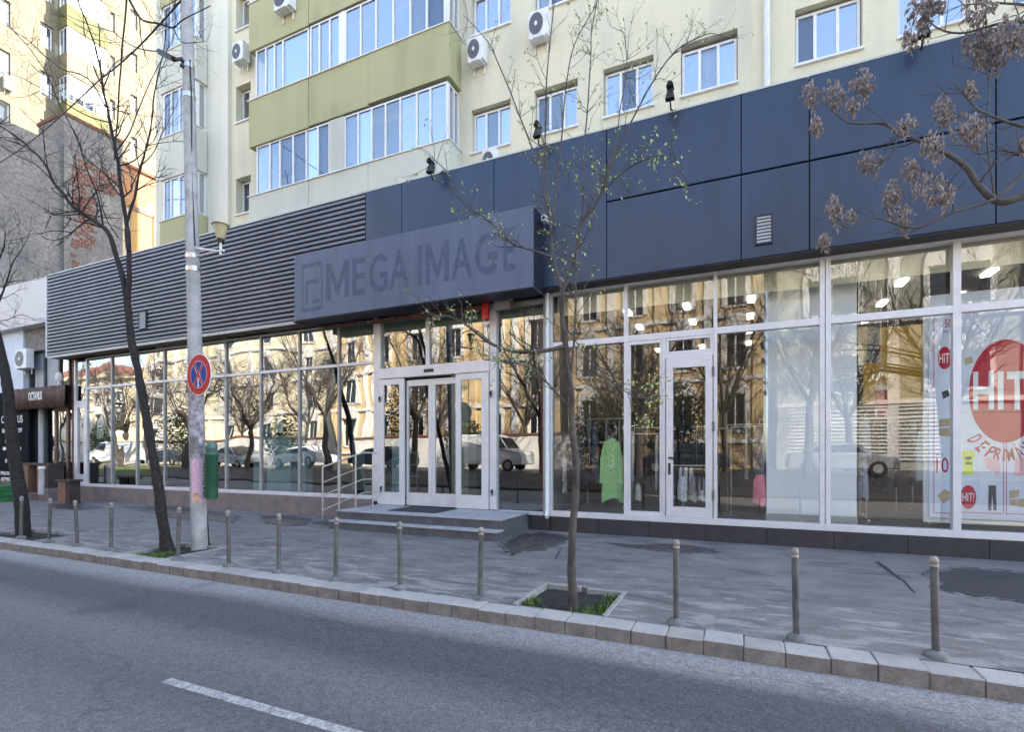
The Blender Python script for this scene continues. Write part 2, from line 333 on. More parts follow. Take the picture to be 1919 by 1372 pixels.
mat('curtain_white', (0.62, 0.64, 0.70), 0.9, 0.15, 8.0, stretch=(6, 6, 0.4))
mat('blind_grey', (0.27, 0.27, 0.32), 0.8, 0.1)
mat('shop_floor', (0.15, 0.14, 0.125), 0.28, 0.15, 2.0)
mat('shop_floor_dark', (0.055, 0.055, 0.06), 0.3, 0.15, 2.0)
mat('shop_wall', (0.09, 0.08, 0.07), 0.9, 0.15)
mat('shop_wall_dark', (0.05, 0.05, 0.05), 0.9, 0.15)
mat('shop_ceiling', (0.12, 0.115, 0.11), 0.9, 0.1)
mat('display_white', (0.80, 0.81, 0.81), 0.6, 0.03)
mat('pale_blue_box', (0.46, 0.60, 0.66), 0.6, 0.08)
mat('dark_box', (0.06, 0.07, 0.08), 0.6, 0.1)
mat('cloth_green', (0.34, 0.62, 0.25), 0.9, 0.08, 12.0)
mat('cloth_pink', (0.75, 0.22, 0.27), 0.9, 0.15, 10.0)
mat('cloth_grey', (0.34, 0.33, 0.36), 0.9, 0.3, 12.0)
mat('cloth_dark', (0.022, 0.024, 0.035), 0.95, 0.3, 12.0)
mat('cloth_white', (0.66, 0.66, 0.68), 0.9, 0.2, 12.0)
mat('cloth_print', (0.55, 0.48, 0.42), 0.9, 0.7, 16.0, col2=(0.06, 0.05, 0.05))
mat('cloth_deep', (0.08, 0.04, 0.045), 0.9, 0.4, 12.0)
mat('cloth_denim', (0.06, 0.085, 0.13), 0.9, 0.3, 12.0)
mat('hit_red', (0.48, 0.006, 0.035), 0.6, 0.03, spec=0.2)
mat('poster_pale', (0.66, 0.70, 0.80), 0.5, 0.05)
mat('print_lime', (0.62, 0.72, 0.05), 0.6, 0.05)
mat('print_dark', (0.035, 0.035, 0.045), 0.6, 0.1)
mat('print_tan', (0.50, 0.38, 0.24), 0.6, 0.15)
mat('print_rose', (0.78, 0.42, 0.48), 0.6, 0.1)
mat('shop_yellow', (0.62, 0.40, 0.08), 0.8, 0.1)
mat('red_post', (0.42, 0.03, 0.03), 0.5, 0.1)
mat('awning_brown', (0.115, 0.07, 0.055), 0.85, 0.3, 5.0)
mat('door_wood', (0.19, 0.105, 0.065), 0.6, 0.3, 5.0, stretch=(6, 6, 0.6))
mat('crate_wood', (0.22, 0.11, 0.065), 0.75, 0.3, 5.0, stretch=(8, 8, 0.7))
mat('crate_dark', (0.055, 0.04, 0.035), 0.8, 0.2)
mat('board_wood', (0.46, 0.27, 0.10), 0.75, 0.2, 3.0, stretch=(6, 6, 0.5))
mat('board_black', (0.008, 0.008, 0.011), 0.85, 0.1, spec=0.1)
mat('crate_green', (0.02, 0.16, 0.05), 0.5, 0.2)
mat('blue_white_panel', (0.58, 0.63, 0.74), 0.6, 0.06)
mat('grey_panel', (0.40, 0.44, 0.47), 0.6, 0.08)
mat('gravel_ground', (0.16, 0.15, 0.13), 0.95, 0.2, 1.0)
mat('verge_grass', (0.10, 0.13, 0.03), 0.9, 0.35, 3.0)
mat('sandy_path', (0.36, 0.32, 0.24), 0.9, 0.15, 2.0)
mat('car_white', (0.72, 0.72, 0.72), 0.25, 0.03)
mat('car_dark', (0.03, 0.035, 0.045), 0.22, 0.05)
mat('car_silver', (0.42, 0.43, 0.45), 0.25, 0.05, metal=0.4)
mat('car_glass', (0.02, 0.025, 0.03), 0.08, 0.0)
mat('tyre_rubber', (0.015, 0.015, 0.015), 0.9, 0.1)
mat('rim_silver', (0.45, 0.45, 0.46), 0.35, 0.05, metal=0.6)
mat('roof_tile', (0.28, 0.10, 0.06), 0.85, 0.25, 3.0)
mat('evergreen', (0.035, 0.065, 0.02), 0.8, 0.4, 8.0)
emis('ceiling_lamp', (1.0, 0.90, 0.72), 3.0)
emis('exit_green', (0.05, 0.5, 0.18), 0.5)
mat('neon_white', (0.8, 0.8, 0.78), 0.5)
glassmat('left_shop_glass', 0.26, 1.25, (0.80, 0.87, 0.86), wave=0.018, wscale=0.5)
glassmat('door_glass', 0.20, 1.2, (0.82, 0.88, 0.87), wave=0.0016, wscale=0.7)
glassmat('right_shop_glass', 0.085, 1.0, (0.97, 0.985, 0.985), wave=0.002, wscale=0.6)
glassmat('window_glass', 0.40, 1.3, (0.75, 0.83, 0.92), wave=0.0012, wscale=0.9)
glassmat('balcony_glass', 0.40, 1.3, (0.72, 0.80, 0.88), wave=0.002, wscale=0.8)
glassmat('screened_glass', 0.10, 1.0, (0.7, 0.75, 0.82), wave=0.002)
glassmat('dim_glass', 0.2, 1.2, (0.8, 0.85, 0.9), wave=0.002)
def stainmat(name, col, rough, lo, hi, sc_):
    m = mat(name, col, rough, 0.25, 6.0, fine=0.25, bscale=80)
    n, l = m.node_tree.nodes, m.node_tree.links
    geo = n.new('ShaderNodeNewGeometry'); nz = n.new('ShaderNodeTexNoise'); nz.inputs['Scale'].default_value = sc_; nz.inputs['Detail'].default_value = 6; nz.inputs['Roughness'].default_value = 0.7
    l.new(geo.outputs['Position'], nz.inputs['Vector'])
    mr = n.new('ShaderNodeMapRange'); mr.interpolation_type = 'SMOOTHSTEP'; mr.inputs['From Min'].default_value = lo; mr.inputs['From Max'].default_value = hi; l.new(nz.outputs['Fac'], mr.inputs['Value'])
    l.new(mr.outputs[0], n['Principled BSDF'].inputs['Alpha'])
stainmat('damp_stain', (0.045, 0.044, 0.05), 0.4, 0.30, 0.46, 5.0)
stainmat('stain_edge', (0.06, 0.058, 0.062), 0.6, 0.46, 0.60, 9.0)
stainmat('tar_patch_thin', (0.032, 0.032, 0.038), 0.55, 0.22, 0.34, 7.0)
M = MATS

# ------------------------------------------------------------------ mesh helpers
COL = sc.collection
def link(name, me, parent=None, label=None, cat=None, group=None, kind=None):
    o = bpy.data.objects.new(name, me); COL.objects.link(o)
    if parent is not None: o.parent = parent
    if label: o['label'] = label
    if cat: o['category'] = cat
    if group: o['group'] = group
    if kind: o['kind'] = kind
    return o
def thing(name, label, cat, loc=(0, 0, 0), group=None, rz=0.0):
    o = link(name, None, None, label, cat, group)
    o.location = loc; o.rotation_euler = (0, 0, rz)
    o.empty_display_size = 0.2
    return o
def copy_tree(o, parent=None):
    c = o.copy(); COL.objects.link(c); c.parent = parent
    for ch in [x for x in o.children]: copy_tree(ch, c)
    return c
class MB:
    def __init__(self, off=(0, 0, 0)):
        self.v = []; self.f = []; self.s = []; self.off = Vector(off)
    def add(self, vs, fs, smooth=False):
        b = len(self.v)
        self.v += [Vector(p) - self.off for p in vs]
        self.f += [tuple(b + i for i in q) for q in fs]
        self.s += [smooth] * len(fs)
        return self
    def box(self, x0, x1, y0, y1, z0, z1):
        if x0 > x1: x0, x1 = x1, x0
        if y0 > y1: y0, y1 = y1, y0
        if z0 > z1: z0, z1 = z1, z0
        return self.add([(x0, y0, z0), (x1, y0, z0), (x1, y1, z0), (x0, y1, z0), (x0, y0, z1), (x1, y0, z1), (x1, y1, z1), (x0, y1, z1)],
                        [(0, 3, 2, 1), (4, 5, 6, 7), (0, 1, 5, 4), (1, 2, 6, 5), (2, 3, 7, 6), (3, 0, 4, 7)])
    def quad(self, a, b, c, d): return self.add([a, b, c, d], [(0, 1, 2, 3)])
    def prism(self, pts, d):          # polygon pts (list of Vector) pushed along d
        n = len(pts); d = Vector(d)
        vs = [Vector(p) for p in pts] + [Vector(p) + d for p in pts]
        fs = [tuple(range(n))[::-1], tuple(range(n, 2 * n))] + [(i, (i + 1) % n, n + (i + 1) % n, n + i) for i in range(n)]
        return self.add(vs, fs)
    def tube(self, pts, rad, n=8, caps=True, smooth=True):
        pts = [Vector(p) for p in pts]
        if not hasattr(rad, '__len__'): rad = [rad] * len(pts)
        vs = []; fs = []
        prev = None
        for i, p in enumerate(pts):
            t = (pts[min(i + 1, len(pts) - 1)] - pts[max(i - 1, 0)])
            if t.length < 1e-9: t = Vector((0, 0, 1))
            t.normalize()
            if prev is None:
                a = Vector((0, 0, 1)) if abs(t.z) < 0.9 else Vector((1, 0, 0))
                x = t.cross(a).normalized()
            else:
                x = (prev - t * prev.dot(t))
                x = x.normalized() if x.length > 1e-6 else t.orthogonal().normalized()
            prev = x; y = t.cross(x)
            for k in range(n):
                a = 2 * PI * k / n
                vs.append(p + (x * math.cos(a) + y * math.sin(a)) * rad[i])
        for i in range(len(pts) - 1):
            for k in range(n):
                k2 = (k + 1) % n
                fs.append((i * n + k, i * n + k2, (i + 1) * n + k2, (i + 1) * n + k))
        self.add(vs, fs, smooth)
        if caps:
            self.add([vs[k] for k in range(n)], [tuple(range(n))[::-1]])
            self.add([vs[(len(pts) - 1) * n + k] for k in range(n)], [tuple(range(n))])
        return self
    def lathe(self, c, prof, n=16, sx=1.0, sy=1.0):   # prof: (r, z)
        c = Vector(c); vs = []; fs = []
        for r, z in prof:
            for k in range(n):
                a = 2 * PI * k / n
                vs.append(c + Vector((r * math.cos(a) * sx, r * math.sin(a) * sy, z)))
        for i in range(len(prof) - 1):
            for k in range(n):
                k2 = (k + 1) % n
                fs.append((i * n + k, i * n + k2, (i + 1) * n + k2, (i + 1) * n + k))
        self.add(vs, fs, True)
        self.add(vs[:n], [tuple(range(n))[::-1]]); self.add(vs[-n:], [tuple(range(n))])
        return self
    def mesh(self, name, material):
        me = bpy.data.meshes.new(name)
        me.from_pydata([tuple(p) for p in self.v], [], self.f)
        me.polygons.foreach_set('use_smooth', self.s)
        for m in (material if isinstance(material, (list, tuple)) else [material]):
            me.materials.append(M[m] if isinstance(m, str) else m)
        me.update()
        return me
    def build(self, name, material, parent=None, bevel=0.0, **kw):
        me = self.mesh(name, material)
        if bevel:
            bm = bmesh.new(); bm.from_mesh(me)
            bmesh.ops.remove_doubles(bm, verts=bm.verts, dist=1e-5)
            bmesh.ops.bevel(bm, geom=[e for e in bm.edges if len(e.link_faces) == 2 and e.calc_face_angle(0) > 0.6], offset=bevel, segments=1, affect='EDGES', profile=0.5)
            bm.to_mesh(me); bm.free()
        return link(name, me, parent, **kw)
def boxo(name, m, parent, *b, bevel=0.0, **kw): return MB().box(*b).build(name, m, parent, bevel, **kw)

def text_mesh(name, body, m, x0, x1, z0, z1, y, parent=None, offset=0.0, extr=0.002, face=-1, axis='x', **kw):
    cu = bpy.data.curves.new(name, 'FONT'); cu.body = body; cu.offset = offset; cu.extrude = 0.0; cu.resolution_u = 3
    o = bpy.data.objects.new(name, cu); COL.objects.link(o)
    dg = bpy.context.evaluated_depsgraph_get()
    me = bpy.data.meshes.new_from_object(o.evaluated_get(dg))
    bpy.data.objects.remove(o); bpy.data.curves.remove(cu)
    xs = [v.co.x for v in me.vertices]; ys = [v.co.y for v in me.vertices]
    a0, a1, b0, b1 = min(xs), max(xs), min(ys), max(ys)
    for v in me.vertices:
        p = (v.co.x - a0) / (a1 - a0); q = (v.co.y - b0) / (b1 - b0)
        if face > 0: p = 1 - p
        v.co = (x0 + (x1 - x0) * p, y, z0 + (z1 - z0) * q)
    bm = bmesh.new(); bm.from_mesh(me)
    r = bmesh.ops.extrude_face_region(bm, geom=bm.faces[:])
    bmesh.ops.translate(bm, vec=(0, face * extr, 0), verts=[g for g in r['geom'] if isinstance(g, bmesh.types.BMVert)])
    bmesh.ops.recalc_face_normals(bm, faces=bm.faces[:])
    bm.to_mesh(me); bm.free()
    me.polygons.foreach_set('use_smooth', [False] * len(me.polygons))
    me.materials.clear(); me.materials.append(M[m])
    return link(name, me, parent, **kw)

FAC = lambda y0: (lambda a, d, z: Vector((a, y0 + d, z)))
def wall_holes(mp, a0, a1, z0, z1, holes, depth, name, m, parent):
    xs = sorted({a0, a1, *[h[0] for h in holes], *[h[1] for h in holes]})
    zs = sorted({z0, z1, *[h[2] for h in holes], *[h[3] for h in holes]})
    xs = [x for x in xs if a0 <= x <= a1]; zs = [z for z in zs if z0 <= z <= z1]
    b = MB()
    for i in range(len(xs) - 1):
        for j in range(len(zs) - 1):
            cx, cz = (xs[i] + xs[i + 1]) / 2, (zs[j] + zs[j + 1]) / 2
            if any(h[0] < cx < h[1] and h[2] < cz < h[3] for h in holes): continue
            b.quad(mp(xs[i], 0, zs[j]), mp(xs[i + 1], 0, zs[j]), mp(xs[i + 1], 0, zs[j + 1]), mp(xs[i], 0, zs[j + 1]))
    for h in holes:
        p = [(h[0], h[2]), (h[1], h[2]), (h[1], h[3]), (h[0], h[3])]
        for k in range(4):
            q, r = p[k], p[(k + 1) % 4]
            b.quad(mp(q[0], 0, q[1]), mp(q[0], depth, q[1]), mp(r[0], depth, r[1]), mp(r[0], 0, r[1]))
    return b.build(name, m, parent)
def mbox(b, mp, a0, a1, d0, d1, z0, z1):
    vs = [mp(a, d, z) for z in (z0, z1) for a, d in ((a0, d0), (a1, d0), (a1, d1), (a0, d1))]
    return b.add(vs, [(0, 3, 2, 1), (4, 5, 6, 7), (0, 1, 5, 4), (1, 2, 6, 5), (2, 3, 7, 6), (3, 0, 4, 7)])
def window(parent, mp, a0, a1, z0, z1, dep, splits=(0.34, 0.67), fw=0.045, glass='window_glass', back=None, sill=True, room=0.13, frame='white_upvc', widths=None):
    """frame mesh (the part) with panes, curtain and sill as its sub-parts; back: per pane 'curtain_white' / 'blind_grey' / None"""
    b = MB(); f0, f1 = dep, dep + 0.06
    mbox(b, mp, a0, a0 + fw, f0, f1, z0, z1); mbox(b, mp, a1 - fw, a1, f0, f1, z0, z1)
    mbox(b, mp, a0 + fw, a1 - fw, f0, f1, z0, z0 + fw); mbox(b, mp, a0 + fw, a1 - fw, f0, f1, z1 - fw, z1)
    edges = [a0 + (a1 - a0) * s for s in splits]
    for e in edges: mbox(b, mp, e - fw * 0.55, e + fw * 0.55, f0 - 0.006, f1, z0 + fw, z1 - fw)
    w = b.build('window', frame, parent)
    lim = [a0 + fw] + [x for e in edges for x in (e - fw * 0.55, e + fw * 0.55)] + [a1 - fw]
    for i in range(len(edges) + 1):
        l, r = lim[2 * i], lim[2 * i + 1]
        k = back[i] if back else None
        g_ = glass
        if glass in ('window_glass', 'balcony_glass'):
            q_ = rnd.random()
            if q_ < 0.12: g_ = 'screened_glass'; k = 'blind_grey'
            elif q_ < 0.34: g_ = 'dim_glass'
        tl = rnd.uniform(-0.006, 0.006)
        mbox(MB(), mp, l, r, f0 + 0.025 + tl * 0.3, f0 + 0.035 + tl * 0.3, z0 + fw, z1 - fw).build('pane', g_, w)
        if k:
            b = MB(); n = 10; vs = []
            for j in range(n + 1):
                a = l + (r - l) * j / n
                d = f1 + 0.03 + 0.012 * math.sin(j * 1.9)
                vs += [mp(a, d, z0 + fw), mp(a, d, z1 - fw)]
            b.add(vs, [(2 * j, 2 * j + 2, 2 * j + 3, 2 * j + 1) for j in range(n)], True)
            b.build('curtain', k, w)
    if sill:
        mbox(MB(), mp, a0 - 0.03, a1 + 0.03, -0.05, dep + 0.002, z0 - 0.035, z0 + 0.004).build('sill', 'white_metal', w)
    return w

# ------------------------------------------------------------------ ground, road, pavement, kerb
MB().quad((-900, -900, -0.26), (900, -900, -0.26), (900, 900, -0.26), (-900, 900, -0.26)).build('ground', 'gravel_ground', kind='structure')
RZ = -0.13
MB().box(-140, 120, -2.0, 4.70, -0.24, RZ).build('road', 'road_asphalt', kind='structure')
b = MB()
pits = []
def pit_rect(x0, x1, y0, y1): pits.append((x0, x1, y0, y1))
pit_rect(-2.22, -1.20, 4.96, 5.93)
pit_rect(-9.05, -7.95, 4.96, 5.95)
pit_rect(-13.6, -11.75, 4.96, 5.75)
pv = wall_holes(lambda a, d, z: Vector((a, z, -d)), -140, 120, 4.935, 10.60, pits, 0.12, 'pavement', 'pavement_asphalt', None)
pv['kind'] = 'structure'
kerb = link('kerb', MB().box(-140, 120, 4.672, 4.93, -0.2, -0.012).mesh('kerb', 'kerb_joint'), kind='structure')
kme = {}
for mn in ('kerb_stone', 'kerb_stone_b'):
    for q in range(3):
        b = MB().box(-0.1545, 0.1545, -0.135, 0.135, -0.14, 0.0)
        me = b.mesh('kerb_stone', mn)
        bm = bmesh.new(); bm.from_mesh(me)
        bmesh.ops.bevel(bm, geom=[e for e in bm.edges if max(v.co.z for v in e.verts) > -0.01], offset=0.007 + 0.003 * q, segments=1, affect='EDGES')
        for v in bm.verts: v.co += Vector(noise.noise_vector(v.co * 9 + Vector((q * 7, 0, 0)))) * 0.0015
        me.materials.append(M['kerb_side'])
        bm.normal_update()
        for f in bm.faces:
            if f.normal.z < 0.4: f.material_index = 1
        bm.to_mesh(me); bm.free(); kme[(mn, q)] = me
x = -30.0
rest = MB()
while x < 6.0:
    if x > -24:
        o = link('kerb_stone', kme[(rnd.choice(('kerb_stone', 'kerb_stone', 'kerb_stone_b')), rnd.randrange(3))], kerb)
        o.location = (x, 4.80 + rnd.uniform(-0.006, 0.006), 0.004 + rnd.uniform(-0.006, 0.006)); o.rotation_euler = (rnd.uniform(-0.01, 0.01), rnd.uniform(-0.008, 0.008), rnd.uniform(-0.01, 0.01))
    x += 0.311
r_ = MB()
r_.box(-140, -24.1, 4.665, 4.935, -0.14, 0.0).box(6.1, 120, 4.665, 4.935, -0.14, 0.0).build('far_kerb', 'kerb_stone', kerb)
# painted centre dashes
for i, (xa, xb) in enumerate(((-4.0, -1.35), (-10.2, -7.6), (1.6, 4.2))):
    if i == 1: continue
    MB().box(xa, xb, 2.44, 2.52, RZ - 0.01, RZ + 0.004).build('lane_marking', 'road_paint', kind='structure')
MB().box(-22, -11.6, 4.12, 4.2, RZ - 0.01, RZ + 0.004).build('edge_marking', 'road_paint', kind='structure')
# tar patches and damp stains lying on the pavement (outlines surveyed on the ground)
def blob(name, pts, m, z=0.004, sub=10, jit=0.10, edge=True):
    P = [gr(u, v) for u, v in pts]
    out = []
    for i, p in enumerate(P):
        q = P[(i + 1) % len(P)]
        for k in range(sub):
            t = k / sub; w = p.lerp(q, t)
            j = (noise.noise_vector(w * 2.3) + noise.noise_vector(w * 7.0) * 0.55 + noise.noise_vector(w * 19.0) * 0.3) * jit
            out.append(Vector((w.x + j.x, w.y + j.y, 0)))
    b = MB(); b.prism([Vector((p.x, p.y, -0.02)) for p in out], (0, 0, 0.02 + z))
    me = b.mesh(name, m)
    bm = bmesh.new(); bm.from_mesh(me); bmesh.ops.triangulate(bm, faces=[f for f in bm.faces if len(f.verts) > 4]); bmesh.ops.recalc_face_normals(bm, faces=bm.faces[:]); bm.to_mesh(me); bm.free()
    if edge:
        c_ = sum(out, Vector()) / len(out)
        ring = [c_ + (p - c_) * 1.13 + (p - c_).normalized() * 0.05 for p in out]
        be = MB(); be.prism([Vector((p.x, p.y, -0.02)) for p in ring], (0, 0, 0.02 + z * 0.55))
        mee = be.mesh('stain_edge', 'stain_edge')
        bm = bmesh.new(); bm.from_mesh(mee); bmesh.ops.triangulate(bm, faces=[f for f in bm.faces if len(f.verts) > 4]); bmesh.ops.recalc_face_normals(bm, faces=bm.faces[:]); bm.to_mesh(mee); bm.free()
        link('stain_edge', mee, pv)
    return link(name, me, pv)
blob('tar_patch', [(1748, 1074), (1785, 1066), (1850, 1070), (1960, 1078), (1960, 1165), (1900, 1125), (1820, 1118), (1768, 1106)], 'tar_patch_thin')
blob('damp_stain', [(942, 1022), (975, 1003), (1020, 998), (1062, 1008), (1055, 1018), (1032, 1022), (1020, 1030), (990, 1032), (958, 1040)], 'damp_stain')
blob('damp_stain', [(1138, 1017), (1190, 1021), (1260, 1020), (1340, 1031), (1335, 1036), (1275, 1037), (1220, 1031), (1160, 1024)], 'damp_stain')
blob('damp_stain', [(100, 946), (140, 944), (190, 951), (150, 957), (105, 953)], 'damp_stain')
blob('damp_stain', [(240, 952), (330, 950), (400, 960), (440, 968), (425, 978), (380, 974), (330, 970), (300, 962)], 'damp_stain')
blob('damp_stain', [(492, 968), (545, 968), (580, 974), (570, 984), (540, 986), (505, 980)], 'damp_stain')
for pts in ([(1640, 1054), (1648, 1053), (1690, 1086), (1686, 1088)], [(1690, 1088), (1694, 1086), (1716, 1112), (1712, 1112)], [(1050, 1030), (1053, 1028), (1043, 1048), (1040, 1048)]):
    blob('tar_seam', pts, 'tar_patch', 0.003, 2, 0.01, False)
for pts in ([(640, 1022), (665, 1020), (672, 1024), (650, 1027)], [(120, 955), (150, 952), (160, 958), (130, 961)]):
    pass

# tree pits: edging stones, soil, grass
def tree_pit(x0, x1, y0, y1, label, sides, tufts, seed):
    t = thing('tree_pit', label, 'tree pit', ((x0 + x1) / 2, (y0 + y1) / 2, -0.12))
    o = Vector(t.location)
    r = random.Random(seed)
    nx, ny = 14, 14; vs = []; fs = []
    for j in range(ny + 1):
        for i in range(nx + 1):
            X = x0 + (x1 - x0) * i / nx; Y = y0 + (y1 - y0) * j / ny
            d = math.hypot((X - (x0 + x1) / 2) / (x1 - x0), (Y - (y0 + y1) / 2) / (y1 - y0))
            vs.append((X, Y, -0.055 + 0.05 * max(0, 0.55 - d) + 0.02 * noise.noise(Vector((X * 7, Y * 7, seed)))))
    for j in range(ny):
        for i in range(nx): fs.append((j * (nx + 1) + i, j * (nx + 1) + i + 1, (j + 1) * (nx + 1) + i + 1, (j + 1) * (nx + 1) + i))
    MB(o).add(vs, fs, True).build('soil', 'soil', t)
    w = 0.055
    seg = {'l': (x0, x0 + w, y0, y1), 'r': (x1 - w, x1, y0, y1), 'b': (x0 + w, x1 - w, y1 - w, y1), 'f': (x0 + w, x1 - w, y0, y0 + w)}
    for s in sides:
        a = seg[s]
        parts = [a] if s in 'lr' else [(a[0], a[0] + (a[1] - a[0]) * 0.46, a[2], a[3]), (a[0] + (a[1] - a[0]) * 0.55, a[1], a[2] - 0.015, a[3] - 0.015)]
        for q in parts:
            e = MB(o).box(*q, -0.08, 0.012).build('edging_stone', 'pit_edging', t, bevel=0.008)
            e.rotation_euler = (0, 0, 0)
    g = MB(o)
    for (tx, ty, n, h, sp) in tufts:
        for k in range(n):
            X = tx + r.gauss(0, sp); Y = ty + r.gauss(0, sp)
            X = min(max(X, x0 + 0.05), x1 - 0.05); Y = min(max(Y, y0 + 0.04), y1 - 0.05)
            hh = h * r.uniform(0.25, 0.85); a = r.uniform(0, 2 * PI); lean = r.uniform(0.1, 0.6) * hh; ww = r.uniform(0.004, 0.008)
            p = Vector((X, Y, -0.055)); d = Vector((math.cos(a), math.sin(a), 0)); s_ = Vector((-d.y, d.x, 0)) * ww
            m_ = p + d * lean * 0.4 + Vector((0, 0, hh * 0.6)); e = p + d * lean + Vector((0, 0, hh))
            g.add([p - s_, p + s_, m_ + s_ * 0.8, m_ - s_ * 0.8, e], [(0, 1, 2, 3), (3, 2, 4)])
    o2 = g.build('grass', 'grass_blade', t); o2['kind'] = 'stuff'
    return t
tree_pit(*pits[0], 'square tree pit with pale edging around the small leafing tree in the middle', 'lrb',
         [(-1.35, 5.08, 240, 0.10, 0.10), (-1.28, 5.4, 200, 0.09, 0.10), (-1.3, 5.75, 130, 0.07, 0.09), (-2.1, 5.12, 170, 0.09, 0.06), (-2.12, 5.3, 80, 0.07, 0.05), (-1.75, 5.0, 60, 0.06, 0.12)], 1)
tree_pit(*pits[1], 'grassy tree pit under the large leaning bare tree beside the concrete pole', 'lrb',
         [(-8.5, 5.15, 420, 0.09, 0.14), (-8.8, 5.1, 120, 0.06, 0.12)], 2)
tree_pit(*pits[2], 'bare earth tree pit at the far end of the pavement', 'rb', [(-12.0, 5.2, 60, 0.05, 0.2)], 3)

# ------------------------------------------------------------------ apartment block above the shops
BX0, BX1, BH = -16.92, 12.0, 22.5
block = thing('apartment_block', 'cream apartment block with green balconies above the dark shop fascia', 'building', (BX0, YW, 0))
block.location = (0, 0, 0)
mp = FAC(YW)
ROW = [8.44 + 2.67 * k for k in range(4)]
wins = [(-5.64, -4.66), (-4.09, -3.12), (-2.58, -1.58), (-1.07, -0.07), (0.86, 1.86), (2.34, 3.28), (3.8, 4.8)]
holes = []
for k, z in enumerate(ROW):
    for (a, c_) in wins: holes.append((a, c_, z, z + 1.0))
    holes.append((-13.41, -12.80, z + 0.06, z + 1.14))
for k in range(3): holes.append((-12.0, -6.3, 8.62 + 2.63 * k, 9.80 + 2.63 * k))
holes = [h for h in holes]
wall_holes(mp, -14.55, BX1, 4.5, BH, holes, 0.34, 'wall', 'cream_plaster', block)
MB().box(BX0, -14.55, YW - 0.12, YW + 0.5, 4.5, BH).build('wall', 'pale_plaster', block)
MB().box(-14.70, -13.62, YW - 0.10, YW + 0.3, 4.5, BH).build('wall', 'pale_plaster', block)
MB().box(BX0 + 0.05, BX1 - 0.05, YW + 0.50, 19.5, 5.6, BH - 0.01).build('wall', 'pale_plaster', block)
MB().box(BX0 + 0.1, BX1 - 0.1, YW + 0.36, YW + 0.45, 5.0, BH - 0.1).build('room_backing', 'room_dark', block)
MB().box(BX0 - 0.15, BX1 + 0.15, YW - 0.3, 19.7, BH, BH + 0.5).build('roof_edge', 'white_plaster', block)
MB().box(BX0 + 0.05, 0.0, 21.2, 27.0, 0, 33.0).build('unseen_shade_block', 'pale_plaster', block)  # unseen mass added to cast shade on the grey gable wall
MB().box(BX0 + 0.3, -8.0, 19.5, 21.2, 0, 22.0).build('unseen_block_link', 'pale_plaster', block)  # out of view, joins the added shade mass to the block
pat = [('blind_grey', None, 'curtain_white'), (None, None, None), ('blind_grey', 'curtain_white', 'curtain_white'), ('blind_grey', 'curtain_white', 'curtain_white'), ('curtain_white', None, 'blind_grey'), ('curtain_white', 'curtain_white', 'blind_grey'), (None, None, None)]
for k, z in enumerate(ROW[:3]):
    for i, (a, c_) in enumerate(wins):
        window(block, mp, a + 0.015, c_ - 0.015, z + 0.01, z + 0.99 - (0.07 if i % 2 else 0.04), 0.12, (0.33, 0.67) if i not in (4, 5) else (0.31, 0.66), back=pat[(i + k * 3) % 7])
    window(block, mp, -13.39, -12.82, z + 0.08, z + 1.1, 0.2, (0.55,), back=(None, None))
